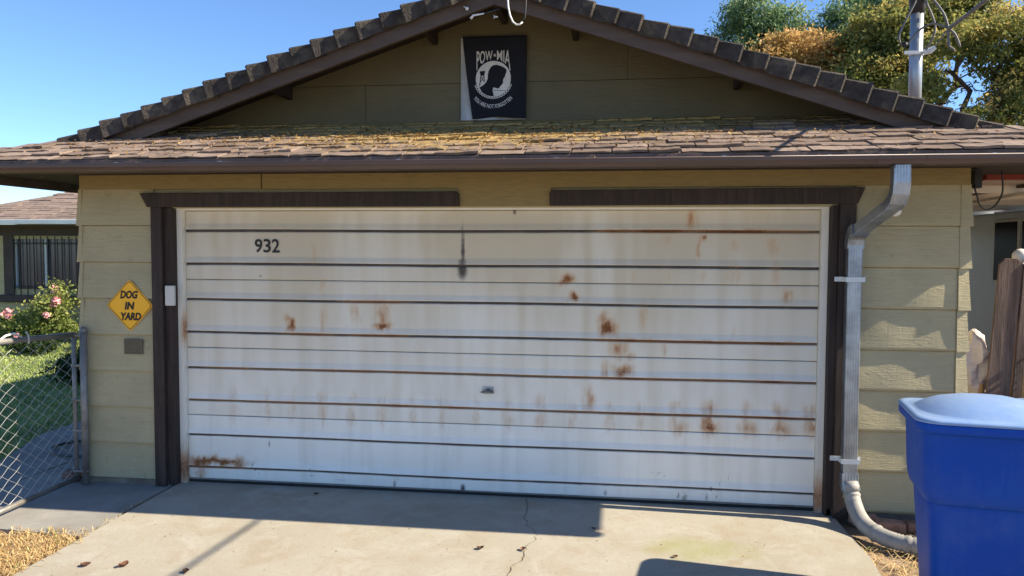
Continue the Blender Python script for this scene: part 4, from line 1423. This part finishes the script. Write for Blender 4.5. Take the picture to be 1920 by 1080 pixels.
def make_cart(label, loc, rz):
    t = thing('wheeled_bin', label, 'bin', (0, 0, 0), 'blue wheeled bins')
    # local: x = width, y = length (wheels and handle at +x)
    body = MB().loft([rrect(0.235, 0.190, 0.07, 0.03), rrect(0.245, 0.200, 0.08, 0.06), rrect(0.283, 0.236, 0.085, 0.56), rrect(0.288, 0.241, 0.085, 0.640)])
    part('body', body, 'bin_blue', t, True)
    part('collar', MB().loft([rrect(0.286, 0.239, 0.085, 0.604), rrect(0.298, 0.251, 0.09, 0.606), rrect(0.303, 0.256, 0.09, 0.612), rrect(0.313, 0.265, 0.095, 0.650), rrect(0.318, 0.270, 0.095, 0.70), rrect(0.327, 0.279, 0.09, 0.955),
                              rrect(0.329, 0.281, 0.09, 0.965)]), 'bin_blue', t, True)
    rim = MB().loft([rrect(0.330, 0.282, 0.09, 0.962), rrect(0.352, 0.304, 0.10, 0.952), rrect(0.358, 0.310, 0.10, 0.960), rrect(0.359, 0.311, 0.10, 0.992), rrect(0.352, 0.304, 0.10, 1.006)])
    part('rim', rim, 'bin_blue', t, True)

    def oval(ax, ay, z, n=28):
        return [(ax * math.copysign(abs(math.cos(q)) ** 0.8, math.cos(q)), ay * math.copysign(abs(math.sin(q)) ** 0.8, math.sin(q)), z) for q in np.linspace(math.pi / 28, 2 * math.pi + math.pi / 28, n, endpoint=False)]
    lid = MB().loft([rrect(0.362, 0.314, 0.105, 1.000), rrect(0.364, 0.316, 0.105, 1.008), rrect(0.356, 0.308, 0.105, 1.017), rrect(0.335, 0.287, 0.11, 1.020), oval(0.322, 0.274, 1.0215), oval(0.312, 0.265, 1.027), oval(0.275, 0.232, 1.048),
                     oval(0.220, 0.186, 1.070), oval(0.140, 0.118, 1.088), oval(0.055, 0.045, 1.096)])
    part('lid', lid, 'bin_lid', t, True)
    for s in (-1, 1):
        wh = MB().tube([(0.25, s * 0.215, 0.12), (0.25, s * 0.265, 0.12)], 0.12, 24)
        part('wheel', wh, 'rubber', t)
    part('axle', MB().tube([(0.25, -0.25, 0.12), (0.25, 0.25, 0.12)], 0.012, 8), 'pipe_grey', t)
    part('handle', MB().tube([(0.33, -0.2, 0.96), (0.40, -0.2, 0.98), (0.40, 0.2, 0.98), (0.33, 0.2, 0.96)], 0.015, 8), 'bin_blue', t)
    t.location = loc
    t.rotation_euler = (0, 0, rz)
    for ch in t.children:
        ch.matrix_parent_inverse = Matrix.Identity(4)
    return t


make_cart('large blue wheeled bin with pale lid in front of the wall at the right', (5.205, -1.32, -0.03), -0.16).scale = (1, 1, 1.04)
make_cart('second blue bin mostly hidden behind the large one, only its lid edge showing', (6.255, -0.15, -0.03), -0.1).scale = (0.8, 0.52, 0.88)

# ------------------------------------------------------------------ right side yard
fn = thing('picket_fence', 'leaning weathered brown dog-ear picket fence beside the garage', 'fence', (6.2, 0.15, 0))
for i in range(5):
    xb0 = 5.862 + 0.165 * i
    yy = 0.13 - 0.008 * (i % 2) + 0.004 * i
    lean = 0.062 if i == 0 else 0.05
    hh = 1.80 if i == 0 else 1.79 + random.uniform(-0.02, 0.02)
    wd = 0.152
    sh = lambda z: (z - 0.85) * lean
    poly = [(xb0 + sh(0), 0.0), (xb0 + wd + sh(0), 0.0), (xb0 + wd - 0.005 + sh(hh), hh - 0.035), (xb0 + wd - 0.045 + sh(hh), hh), (xb0 + 0.032 + sh(hh), hh), (xb0 - 0.002 + sh(hh), hh - 0.04)]
    part('picket', MB().prism(poly, 'y', yy, yy + 0.02), 'picket_wood', fn, bevel=0.003)
part('rail', MB().box(5.95, 6.75, 0.162, 0.20, 0.4, 0.49), 'picket_wood', fn)
part('rail', MB().box(5.98, 6.78, 0.162, 0.20, 1.40, 1.49), 'picket_wood', fn)
part('post', MB().box(6.09, 6.18, 0.205, 0.295, 0, 1.74), 'picket_wood', fn)
gl = thing('post_globe', 'pale round globe ornament on the post behind the fence', 'globe', (6.115, 0.25, 1.74))
part('globe', MB().sphere((6.105, 0.25, 1.815), 0.052, 18, 12), 'cover_white', gl, True)
part('collar', MB().tube([(6.115, 0.25, 1.741), (6.115, 0.25, 1.775)], [0.04, 0.03], 14), 'cover_white', gl, True)

# crumpled sack between wall and fence
sv, sf = [], []
nu, nv = 22, 16
for j in range(nv + 1):
    th = j / nv
    for i in range(nu):
        a = 2 * math.pi * i / nu
        rr = (0.055 + 0.055 * math.sin(math.pi * min(1, th * 1.05)) ** 0.6) * (1 + 0.22 * math.sin(3 * a + 7 * th) + 0.14 * math.sin(7 * a - 11 * th) + random.uniform(-0.08, 0.08))
        if j in (0, nv):
            rr *= 0.25
        sv.append((5.855 + rr * math.cos(a), 0.34 + rr * math.sin(a), 0.82 + 0.46 * th + 0.02 * math.sin(2 * a)))
for j in range(nv):
    for i in range(nu):
        sf.append((j * nu + i, j * nu + (i + 1) % nu, (j + 1) * nu + (i + 1) % nu, (j + 1) * nu + i))
mb = MB()
mb.add(sv, sf + [tuple(range(nu - 1, -1, -1)), tuple(nv * nu + i for i in range(nu))])
tag(link('plastic_sack', mb.mesh('plastic_sack'), 'bag_white'), 'crumpled white plastic sack stuffed between the garage corner and the fence', 'sack')
tag(link('tool_handle', MB().tube([(5.83, 0.30, 0.0), (5.868, 0.22, 0.86), (5.872, 0.215, 0.92)], [0.017, 0.017, 0.012], 10).mesh('tool_handle', True), 'handle_wood'),
    'yellow wooden tool handle standing under the white sack by the fence', 'handle')
tag(link('wooden_pole', MB().tube([(6.045, 0.10, 0.0), (6.10, 0.095, 1.20), (6.103, 0.095, 1.24)], [0.012, 0.012, 0.008], 8).mesh('wooden_pole', True), 'handle_wood'),
    'thin wooden pole leaning against the front of the picket fence', 'pole')
chn = thing('chain', 'steel chain hanging on the fence at the right edge', 'chain', (6.18, 0.1, 0.8))
lk = MB()
for i in range(16):
    zc = 1.16 - 0.026 * i
    pts = [(6.185 + (0.010 * math.cos(q) if i % 2 else 0), 0.108 + (0 if i % 2 else 0.010 * math.cos(q)), zc + 0.018 * math.sin(q)) for q in np.linspace(0, 2 * math.pi, 11)]
    lk.tube(pts, 0.003, 5)
part('links', lk, 'wire_galv', chn)['kind'] = 'stuff'
part('hook', MB().sphere((6.185, 0.112, 1.185), 0.012), 'cable_black', chn)

# trailer with window, side on
tr = thing('trailer', 'pale blue-grey trailer side with dark window beyond the fence', 'trailer', (8.4, 4, 0))
part('body', MB().box(7.50, 9.5, -0.2 + 1.6, 5.6, 0.35, 2.272), 'trailer_skin', tr, bevel=0.03)
wf = part('window', MB().box(7.482, 7.499, 3.17, 3.70, 1.50, 2.19), 'white_metal', tr, bevel=0.004)
part('pane', MB().box(7.476, 7.4815, 3.20, 3.67, 1.53, 2.16), 'window_dark', wf)
wf = part('window', MB().box(7.482, 7.499, 2.55, 3.12, 1.50, 2.19), 'white_metal', tr, bevel=0.004)
part('pane', MB().box(7.476, 7.4815, 2.58, 3.09, 1.53, 2.16), 'window_dark', wf)
for wy in (2.6, 4.2):
    part('wheel', MB().tube([(7.52, wy, 0.3), (7.72, wy, 0.3)], 0.32, 24), 'rubber', tr)

# patio cover over the side yard
pc = thing('patio_cover', 'low patio cover with pale purlins and a red front beam right of the garage', 'patio cover', (8.2, 3, 0))
part('decking', MB().box(5.98, 8.2, 0.55, 5.4, 2.36, 2.385), 'cover_paint', pc)
for yy in (0.95, 1.75, 2.65, 3.75, 5.2):
    part('purlin', MB().box(5.99, 8.15, yy, yy + 0.05, 2.302, 2.359), 'cover_white', pc)
part('front_beam', MB().box(5.97, 8.2, 0.48, 0.549, 2.365, 2.44), 'cover_red', pc)
part('slit_filler', MB().box(5.99, 10.4, 5.61, 5.67, 2.10, 2.60), 'house_trim', pc)  # added dark strip that closes the bright slit above the trailer
part('rafter', MB().prism([(6.35, 0.6), (6.39, 0.6), (6.95, 5.4), (6.91, 5.4)], 'z', 2.275, 2.3015), 'cover_white', pc)
for xx, yy in ((7.35, 0.62), (7.35, 5.3)):
    part('post', MB().box(xx - 0.05, xx + 0.05, yy - 0.05, yy + 0.05, 0, 2.30), 'cover_white', pc)

# back fence that closes the side yard
bf = thing('board_fence', 'dark brown board fence far down the side yard', 'fence', (8, 8.9, 0))
for i in range(24):
    part('board', MB().box(5.7 + i * 0.2, 5.7 + i * 0.2 + 0.19, 8.9, 8.92, -0.02, 1.85 + random.uniform(-0.02, 0.02)), 'picket_wood', bf)
part('rail', MB().box(5.7, 10.5, 8.922, 8.96, 1.4, 1.49), 'picket_wood', bf)

# ------------------------------------------------------------------ left: gate, hose, stone, house, plants
gt = thing('chain_link_gate', 'open chain link gate with grey pipe frame left of the garage', 'gate', (-0.84, -0.1, 0))
GX = -0.832
gate_y0, gate_y1 = -0.065, -1.22
part('post', MB().tube([(-0.765, -0.052, -0.03), (-0.757, -0.055, 1.205)], 0.027, 14).sphere((-0.757, -0.055, 1.205), 0.029, 12, 8), 'pipe_grey', gt, True)
part('frame_pipe', MB().tube([(GX, gate_y0, 1.170), (GX, gate_y1, 1.215)], 0.021, 12), 'pipe_grey', gt, True, label='top rail of the gate')
part('frame_pipe', MB().tube([(GX, gate_y0, 0.045), (GX, gate_y1, 0.032)], 0.021, 12), 'pipe_grey', gt, True, label='bottom rail of the gate')
part('frame_pipe', MB().tube([(GX, gate_y0, 0.03), (GX, gate_y0, 1.185)], 0.017, 12), 'pipe_grey', gt, True)
part('frame_pipe', MB().tube([(GX, gate_y1, 0.015), (GX, gate_y1, 1.23)], 0.021, 12), 'pipe_grey', gt, True)
for zc in (1.165, 0.93, 0.66, 0.42, 0.10):
    part('hinge', MB().tube([(GX - 0.02, gate_y0 - 0.005, zc), (-0.80, -0.075, zc), (-0.735, -0.055, zc)], 0.012, 8), 'pipe_grey', gt, True)
wires = MB()
step_y, step_z = 0.066, 0.0435
ncol = int((abs(gate_y1 - gate_y0) - 0.03) / step_y)
for c in range(ncol):
    ya = gate_y0 - 0.02 - c * step_y
    pts = []
    nz2 = int(1.10 / step_z)
    for j in range(nz2 + 1):
        yy = ya - (step_y if (j + c) % 2 else 0.0)
        pts.append((GX + (0.004 if (j % 2) else -0.004), yy + 0.0, 0.055 + j * step_z))
    wires.tube(pts, 0.0020, 5)
part('mesh_wire', wires, 'wire_galv', gt)['kind'] = 'stuff'
part('latch', MB().tube([(GX, -0.80, 1.205), (GX, -0.74, 1.235), (GX, -0.66, 1.245), (GX, -0.60, 1.21)], 0.008, 8), 'pipe_white', gt, True)
part('tie_wire', MB().tube([(GX + 0.02, -0.55, 1.16), (GX + 0.022, -0.555, 1.22), (GX, -0.55, 1.245)], 0.006, 6), 'wire_galv', gt)

hz = MB()
hz.tube([(-1.36 + 0.42 * math.cos(a) - 0.0, 0.92 + 0.30 * math.sin(a), 0.012) for a in np.linspace(0.3, 2 * math.pi - 0.2, 40)], 0.014, 8)
tag(link('garden_hose', hz.mesh('garden_hose', True), 'hose'), 'dark garden hose coiled on the path beside the garage', 'hose')
mb = MB().sphere((-0.93, 0.02, 0.035), 0.075, 12, 8, (1.15, 0.8, 0.62))
mb.v = [(x + random.uniform(-0.008, 0.008), y + random.uniform(-0.008, 0.008), z + random.uniform(-0.008, 0.008)) for x, y, z in mb.v]
tag(link('door_stop_stone', mb.mesh('door_stop_stone', True), 'stone'), 'reddish stone on the path at the foot of the gate post', 'stone')

# the house beyond the lawn
HY = 8.5
hs = thing('house', 'tan house with brown shingle hip roof and barred window beyond the lawn', 'house', (-9, HY, 0))
hw = MB().box(-9.8, -8.62, HY, HY + 0.2, -0.05, 2.25).box(-7.02, -2.1, HY, HY + 0.2, -0.05, 2.25).box(-8.62, -7.02, HY, HY + 0.2, -0.05, 0.88).box(-8.62, -7.02, HY, HY + 0.2, 2.06, 2.25)
hw.box(-9.8, -2.1, HY + 6.8, HY + 7, -0.05, 2.25).box(-2.3, -2.1, HY + 0.2, HY + 6.8, -0.05, 2.25).box(-9.8, -9.6, HY + 0.2, HY + 6.8, -0.05, 2.25)
part('wall', hw, 'house_wall', hs)
for k in range(9):
    for xa, xb in (((-9.8, -8.80), (-6.85, -2.1)) if 0.83 < k * 0.25 < 2.0 else ((-9.8, -2.1),)):
        part('siding_board', MB().prism([(HY - 0.016, k * 0.25), (HY - 0.004, k * 0.25 + 0.25), (HY - 0.001, k * 0.25 + 0.25), (HY - 0.001, k * 0.25)], 'x', xa, xb), 'house_wall', hs)
part('header', MB().box(-8.95, -6.7, HY - 0.06, HY - 0.017, 2.065, 2.235), 'house_trim', hs)
part('window_trim', MB().box(-8.80, -8.60, HY - 0.05, HY - 0.017, 0.89, 2.064), 'house_trim', hs)
part('window_trim', MB().box(-7.04, -6.84, HY - 0.05, HY - 0.017, 0.89, 2.064), 'house_trim', hs)
part('window_sill', MB().box(-8.92, -6.72, HY - 0.10, HY - 0.017, 0.735, 0.885), 'house_trim', hs, bevel=0.02)
hwin = part('window', MB().box(-8.60, -8.565, HY + 0.02, HY + 0.06, 0.89, 2.06).box(-7.075, -7.04, HY + 0.02, HY + 0.06, 0.89, 2.06).box(-8.565, -7.075, HY + 0.02, HY + 0.06, 0.89, 0.925)
            .box(-8.565, -7.075, HY + 0.02, HY + 0.06, 2.03, 2.06).box(-7.95, -7.905, HY + 0.015, HY + 0.055, 0.925, 2.03), 'white_metal', hs)
part('pane', MB().box(-8.565, -7.95, HY + 0.065, HY + 0.075, 0.925, 2.03), 'curtain_glass', hwin)
part('pane', MB().box(-7.905, -7.075, HY + 0.065, HY + 0.075, 0.925, 2.03), 'curtain_glass', hwin)
for i in range(11):
    bxx = -8.58 + i * 0.153
    part('window_bar', MB().box(bxx, bxx + 0.016, HY - 0.075, HY - 0.059, 0.80, 2.055), 'cable_black', hs)
for zz in (1.03, 1.90):
    part('window_bar', MB().box(-8.66, -6.98, HY - 0.058, HY - 0.051, zz, zz + 0.03), 'cable_black', hs)
part('eave_gutter', MB().box(-10.4, -1.5, HY - 0.66, HY - 0.56, 2.275, 2.365), 'white_metal', hs, bevel=0.01)
part('eave_soffit', MB().box(-10.3, -1.6, HY - 0.559, HY + 7.5, 2.25, 2.272), 'house_trim', hs)
hroof = MB()
ra, rb, rc, rd = (-10.4, HY - 0.6, 2.36), (-1.5, HY - 0.6, 2.36), (-1.5, HY + 7.6, 2.36), (-10.4, HY + 7.6, 2.36)
r1, r2 = (-6.3, HY + 3.5, 3.73), (-5.6, HY + 3.5, 3.73)
hroof.add([ra, rb, rc, rd, r1, r2], [(0, 1, 5, 4), (1, 2, 5), (2, 3, 4, 5), (3, 0, 4), (0, 3, 2, 1)])
hr = part('roof', hroof, 'house_shingle', hs)
hsm = MB().box(-0.5, 0.5, 0, 0.18, 0, 0.014).mesh('shingle')
hsm.materials.append(MATS['house_shingle'])
pt = (3.73 - 2.36) / 4.1
HT = math.atan(pt)
for c in range(16):
    yy = 0.145 * c
    xlo = -10.4 + yy + 0.02
    x = -10.4 + random.uniform(0, 0.3)
    while x < -6.3:
        wd = random.choice((0.25, 0.3, 0.36, 0.42))
        if x > xlo and c < 17:
            s = bpy.data.objects.new('shingle', hsm)
            COL.objects.link(s)
            s.parent = hr
            s.location = (x + wd / 2, HY - 0.6 + yy, 2.362 + pt * yy)
            s.scale = (wd - 0.008, 1, random.uniform(0.5, 1.6))
            s.rotation_euler = (HT - 0.03, 0, 0)
        x += wd


# ------------------------------------------------------------------ plants
def clumps(ellipsoids, n_clump, per, spread, shell=0.55):
    """leaf positions gathered in clumps inside ellipsoids; also a tone per leaf, tops and sun side painted lighter"""
    C, T = [], []
    wts = np.array([e[3] * e[4] * e[5] for e in ellipsoids]) ** 0.75
    wts /= wts.sum()
    for (cx, cy, cz, rx, ry, rz), wgt in zip(ellipsoids, wts):
        k = max(3, int(n_clump * wgt))
        d = rng.normal(size=(k, 3))
        d /= np.linalg.norm(d, axis=1, keepdims=True)
        r = rng.uniform(shell, 1.05, k)[:, None]
        cc = d * r * np.array([rx, ry, rz]) + np.array([cx, cy, cz])
        tone = np.clip(rng.normal(0.45, 0.2, k) + 0.30 * d[:, 2] + 0.12 * d[:, 0], 0, 1)  # light from above and from the right painted into the leaf tone
        pts = cc[:, None, :] + rng.normal(size=(k, per, 3)) * spread * np.array([1, 1, 0.62]) * rng.uniform(0.6, 1.4, (k, 1, 1))
        C.append(pts.reshape(-1, 3))
        T.append(np.clip(np.repeat(tone, per) + rng.normal(0, 0.12, k * per), 0, 1))
    return np.concatenate(C), np.concatenate(T)


def limb(mb, a, b2, r0, r1, wob, n=7):
    a, b2 = Vector(a), Vector(b2)
    pts = [a.lerp(b2, i / n) + Vector((random.uniform(-wob, wob), random.uniform(-wob, wob), random.uniform(-wob, wob) * 0.5)) * (0 < i < n) for i in range(n + 1)]
    mb.tube(pts, [r0 + (r1 - r0) * i / n for i in range(n + 1)], 7)
    return pts


def tree(name, label, base, ell, n_clump, per, spread, size, leafmat, trunk_r, fork, group='trees behind the garage', aspect=0.45, droop=0.0, shell=0.5):
    t = thing(name, label, 'tree', base, group)
    mb = MB()
    bx0, by0, bz0 = base
    fk = Vector((bx0 + fork[0], by0 + fork[1], fork[2]))
    limb(mb, base, fk, trunk_r, trunk_r * 0.7, 0.12)
    for e in ell:
        tgt = Vector(e[:3])
        pts = limb(mb, fk, tgt, trunk_r * 0.5, trunk_r * 0.14, 0.25)
        for k in range(7):
            o = pts[random.randint(2, 6)]
            d = Vector((random.gauss(0, 1), random.gauss(0, 1), random.gauss(0.4, 0.8))).normalized()
            end = o + Vector((d.x * e[3], d.y * e[4], d.z * e[5])) * random.uniform(0.5, 0.95)
            p2 = limb(mb, o, end, trunk_r * 0.16, trunk_r * 0.04, 0.12, 5)
            for kk in range(2):
                o2 = p2[random.randint(2, 4)]
                d2 = Vector((random.gauss(0, 1), random.gauss(0, 1), random.gauss(0.3, 0.8))).normalized()
                limb(mb, o2, o2 + d2 * 0.35 * min(e[3:6]), trunk_r * 0.06, trunk_r * 0.02, 0.05, 4)
    part('trunk', mb, 'bark', t, True)
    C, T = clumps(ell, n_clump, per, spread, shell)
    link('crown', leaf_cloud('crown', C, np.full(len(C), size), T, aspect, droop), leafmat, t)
    return t


tree('feathery_tree', 'grey-green feathery tree farthest left behind the right roof slope', (7.4, 19, 0),
     [(7.3, 19, 8.9, 0.85, 0.9, 0.85), (8.3, 19, 8.55, 0.7, 0.8, 0.55), (6.6, 19, 8.0, 0.6, 0.7, 0.5), (7.7, 19.2, 7.5, 1.3, 1.0, 0.8), (9.0, 19.4, 7.6, 0.7, 0.7, 0.45)],
     260, 110, 0.19, 0.125, 'leaf_green', 0.16, (0.1, 0, 5.2), aspect=0.28, droop=0.8)
tree('green_tree', 'dark green tree between the feathery tree and the mast', (10.9, 20, 0),
     [(10.6, 20, 8.9, 0.95, 1.0, 0.75), (9.7, 20, 8.3, 0.6, 0.7, 0.55), (11.5, 20, 9.4, 0.85, 0.9, 0.75), (10.6, 20, 7.5, 1.7, 1.2, 0.9)],
     260, 110, 0.22, 0.125, 'leaf_green', 0.2, (0, 0, 5.2), aspect=0.3, droop=0.6)
tree('tan_tree', 'tree covered in tan seed clusters low behind the right roof slope', (7.6, 12.5, 0),
     [(7.2, 12.5, 5.95, 1.0, 0.9, 0.72), (6.35, 12.4, 5.7, 0.6, 0.7, 0.55), (8.1, 12.6, 5.75, 0.75, 0.8, 0.7), (7.4, 12.5, 5.0, 1.3, 0.9, 0.6), (8.5, 12.6, 4.7, 0.8, 0.8, 0.6)],
     520, 170, 0.13, 0.062, 'leaf_tan', 0.16, (0, 0, 3.4), aspect=0.6)
tree('yellow_green_tree', 'yellow-green tree with tan tips standing behind the service mast', (9.2, 11.5, 0),
     [(8.75, 11.5, 6.15, 0.72, 0.8, 0.7), (9.6, 11.6, 6.45, 0.8, 0.8, 0.7), (8.4, 11.4, 5.2, 0.7, 0.8, 0.65), (9.15, 11.4, 5.25, 0.6, 0.7, 0.5), (10.3, 11.6, 6.7, 0.7, 0.7, 0.6)],
     460, 170, 0.15, 0.068, 'leaf_yellow', 0.17, (0.3, 0, 3.2), aspect=0.55)
tree('big_green_tree', 'olive green tree with dark branches at the right edge of the sky', (9.6, 9.6, 0),
     [(9.55, 9.6, 5.55, 0.62, 0.6, 0.42), (10.35, 9.6, 5.5, 0.6, 0.7, 0.75), (10.5, 9.6, 4.5, 0.5, 0.7, 0.6), (11.3, 9.8, 5.2, 0.9, 0.9, 1.3), (9.7, 9.4, 4.15, 0.55, 0.6, 0.22), (8.75, 9.6, 4.75, 0.35, 0.5, 0.4)],
     300, 140, 0.14, 0.066, 'leaf_yellow', 0.15, (-0.1, 0, 3.5), aspect=0.5, shell=0.6)


def shrub(name, label, base, ell, n_clump, per, spread, size, leafmat, cat='shrub', flowers=()):
    t = thing(name, label, cat, base)
    mb = MB()
    for e in ell:
        for k in range(4):
            limb(mb, (base[0] + random.uniform(-.1, .1), base[1] + random.uniform(-.1, .1), base[2]),
                 (e[0] + random.uniform(-.5, .5) * e[3], e[1] + random.uniform(-.5, .5) * e[4], e[2] + 0.5 * e[5]), 0.018, 0.005, 0.05, 5)
    part('stem', mb, 'bark', t, True)
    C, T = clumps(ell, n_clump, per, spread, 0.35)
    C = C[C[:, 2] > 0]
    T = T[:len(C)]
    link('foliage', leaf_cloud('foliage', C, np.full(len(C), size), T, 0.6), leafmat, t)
    for (fx, fy, fz, fr) in flowers:
        pc0 = rng.normal(size=(34, 3))
        pc0 = pc0 / np.linalg.norm(pc0, axis=1, keepdims=True) * rng.uniform(0.25, 0.75, (34, 1)) * fr + np.array([fx, fy, fz])
        link('blossom', leaf_cloud('blossom', pc0, np.full(34, fr * 0.8), rng.uniform(0, 1, 34), 0.9), 'petal_pink', t)
    return t


FLW = [(-6.95, 7.5, 1.06, 0.075), (-6.88, 7.45, 0.86, 0.09), (-6.92, 7.42, 0.80, 0.07), (-7.02, 7.35, 0.60, 0.08), (-7.95, 7.55, 0.64, 0.075), (-8.02, 7.5, 0.58, 0.06), (-7.90, 7.5, 0.55, 0.07), (-8.35, 7.6, 0.50, 0.07),
       (-8.6, 7.6, 0.46, 0.075), (-7.55, 7.25, 0.22, 0.06), (-8.75, 7.6, 0.36, 0.06)]
shrub('rose_bush', 'rose bush with pink blossoms under the house window', (-7.4, 7.7, -0.02),
      [(-7.15, 7.7, 0.62, 0.40, 0.35, 0.42), (-7.0, 7.65, 0.9, 0.22, 0.25, 0.25), (-7.7, 7.7, 0.40, 0.45, 0.35, 0.30), (-8.4, 7.75, 0.28, 0.50, 0.35, 0.24), (-7.1, 7.7, 0.35, 0.4, 0.3, 0.2)], 150, 40, 0.085, 0.055, 'leaf_rose', 'rose bush', FLW)
shrub('round_shrub', 'low dark rounded shrub on the lawn before the roses', (-6.65, 6.6, -0.02), [(-6.65, 6.6, 0.12, 0.42, 0.32, 0.18)], 60, 45, 0.06, 0.045, 'leaf_dark')
shrub('leafy_shrub', 'spreading yellow-green shrub near the garage corner', (-5.0, 5.8, -0.02), [(-5.15, 5.9, 0.14, 0.40, 0.35, 0.2), (-4.75, 5.7, 0.22, 0.35, 0.35, 0.24)], 80, 45, 0.08, 0.05, 'leaf_rose')
shrub('dark_shrub', 'dark green shrub in the garage shadow on the lawn', (-4.05, 4.3, -0.02), [(-4.05, 4.35, 0.12, 0.45, 0.45, 0.24), (-3.75, 4.2, 0.2, 0.4, 0.4, 0.30)], 110, 50, 0.07, 0.045, 'leaf_dark')


# ------------------------------------------------------------------ dry grass, weeds, litter
def patch(name, label, xs0, xs1, ys0, ys1, n, h, inside, mat, width=0.0028, lean=2.0, green=0.03):
    x = rng.uniform(xs0, xs1, n)
    y = rng.uniform(ys0, ys1, n)
    k = inside(x, y)
    x, y = x[k], y[k]
    t = np.clip(rng.beta(2, 2, len(x)) * 0.92, 0, 0.92)
    t[rng.uniform(size=len(x)) < green] = 1.0
    me = blades(name, np.stack([x, y, np.full(len(x), -0.03)], 1), np.full(len(x), h), lean, width, t)
    return tag(link(name, me, mat), label, 'dry grass', kind='stuff')


patch('dry_grass', 'matted dry straw-coloured grass left of the driveway', -2.6, 0.02, -3.2, -1.0, 20000, 0.06,
      lambda x, y: (x < -0.06 + 0.02 * np.sin(y * 9) + 0.03 * (y < -1.3)) & (y < -1.02 - 0.07 * np.sin(x * 7) - 0.05 * np.cos(x * 17)), 'straw')
patch('dry_straw', 'loose straw on the bare soil right of the driveway', 4.82, 6.2, -2.6, -0.2, 6500, 0.05,
      lambda x, y: (x > 4.87) & ((y < -0.5) | (x > 5.0)) & (rng.uniform(size=len(x)) < 0.35 + 0.4 * np.sin(x * 6 + y * 4) ** 2), 'straw')
patch('joint_weeds', 'dry weeds growing in the joint along the driveway edge', -0.10, -0.02, -1.25, -0.32, 420, 0.045,
      lambda x, y: np.abs(x - (-0.073 + 0.02 * (y < -0.8))) < 0.014, 'straw', 0.002, 0.9, 0.15)

# debris on the skirt roof
nd = 2600
dx = np.concatenate([rng.normal(1.9, 1.35, nd), rng.uniform(-0.4, 5.8, 500)])
dy = np.concatenate([rng.triangular(-0.66, -0.02, 0.30, nd), rng.uniform(-0.7, 0.2, 500)])
k = (dx > -0.8) & (dx < 5.7)
dx, dy = dx[k], dy[k]
cc = np.stack([dx, dy, ZE + P * (dy - YE) + 0.018 + rng.uniform(0, 0.008, len(dx))], 1)
v0 = leaf_cloud('roof_debris', cc, np.full(len(cc), 0.022), rng.uniform(0, 0.9, len(cc)), 0.5, 0, 0.3)
tag(link('roof_debris', v0, 'debris'), 'dry leaf crumbs and moss scattered over the skirt roof', 'leaf litter', kind='stuff')
gl_n = 260
gx = rng.uniform(-0.9, 5.7, gl_n)
cc = np.stack([gx, rng.uniform(-0.725, -0.68, gl_n), rng.uniform(2.392, 2.412, gl_n)], 1)
tag(link('gutter_litter', leaf_cloud('gutter_litter', cc, np.full(gl_n, 0.03), rng.uniform(0, 1, gl_n), 0.35), 'debris'), 'small dry leaves caught in the gutter', 'leaf litter', kind='stuff')
tag(link('driveway_crumbs', leaf_cloud('driveway_crumbs', np.stack([rng.uniform(0, 4.8, 420), rng.uniform(-2.0, 0.05, 420), np.full(420, 0.004)], 1), np.full(420, 0.009), rng.uniform(0, 0.8, 420), 0.5, 0, 0.2), 'debris'),
    'tiny leaf crumbs scattered over the driveway', 'leaf litter', kind='stuff')


def dry_leaf(x, y, s, rz, label):
    s *= 0.62
    nn = 6
    vs, fs = [], []
    for i in range(nn + 1):
        t = i / nn
        wdt = s * 0.42 * math.sin(math.pi * min(1, t * 0.94 + 0.03)) ** 0.8
        zc = 0.004 + 0.5 * s * (t - 0.5) ** 2 + random.uniform(0, 0.003)
        for q in (-1, -0.5, 0, 0.5, 1):
            vs.append((s * (t - 0.5), wdt * q, zc + 0.35 * s * q * q * 0.6 + random.uniform(-0.002, 0.002)))
    for i in range(nn):
        for j in range(4):
            a = i * 5 + j
            fs.append((a, a + 1, a + 6, a + 5))
    mb = MB()
    mb.add(vs, fs)
    mb.tube([(-s * 0.5, 0, 0.004 + 0.12 * s), (-s * 0.75, 0.01, 0.006)], 0.0012, 4)
    o = link('fallen_leaf', mb.mesh('fallen_leaf', True, False), 'dry_leaf', None, (x, y, 0.0))
    o.rotation_euler = (0, 0, rz)
    return tag(o, label, 'leaf', 'fallen leaves on the driveway')


for a in ((0.30, -1.50, 0.085, 0.4, 'curled brown leaf at the left bottom of the driveway'),
          (0.52, -1.47, 0.10, 1.2, 'longer curled brown leaf right of the leftmost one on the driveway'),
          (0.92, -1.50, 0.075, 2.2, 'small crumpled leaf at the foot of the cable shadow'),
          (2.52, -0.92, 0.07, 0.3, 'reddish crumpled leaf just left of the driveway crack'),
          (2.78, -0.90, 0.065, 1.9, 'pale brown leaf lying on the driveway crack'),
          (3.70, -0.88, 0.05, 0.1, 'small tan leaf at the mossy patch of the driveway'),
          (3.20, -0.48, 0.045, 2.6, 'small tan leaf in the sun before the door'),
          (1.12, -0.06, 0.06, 0.2, 'dark leaf in the shade close to the garage door')):
    dry_leaf(*a)
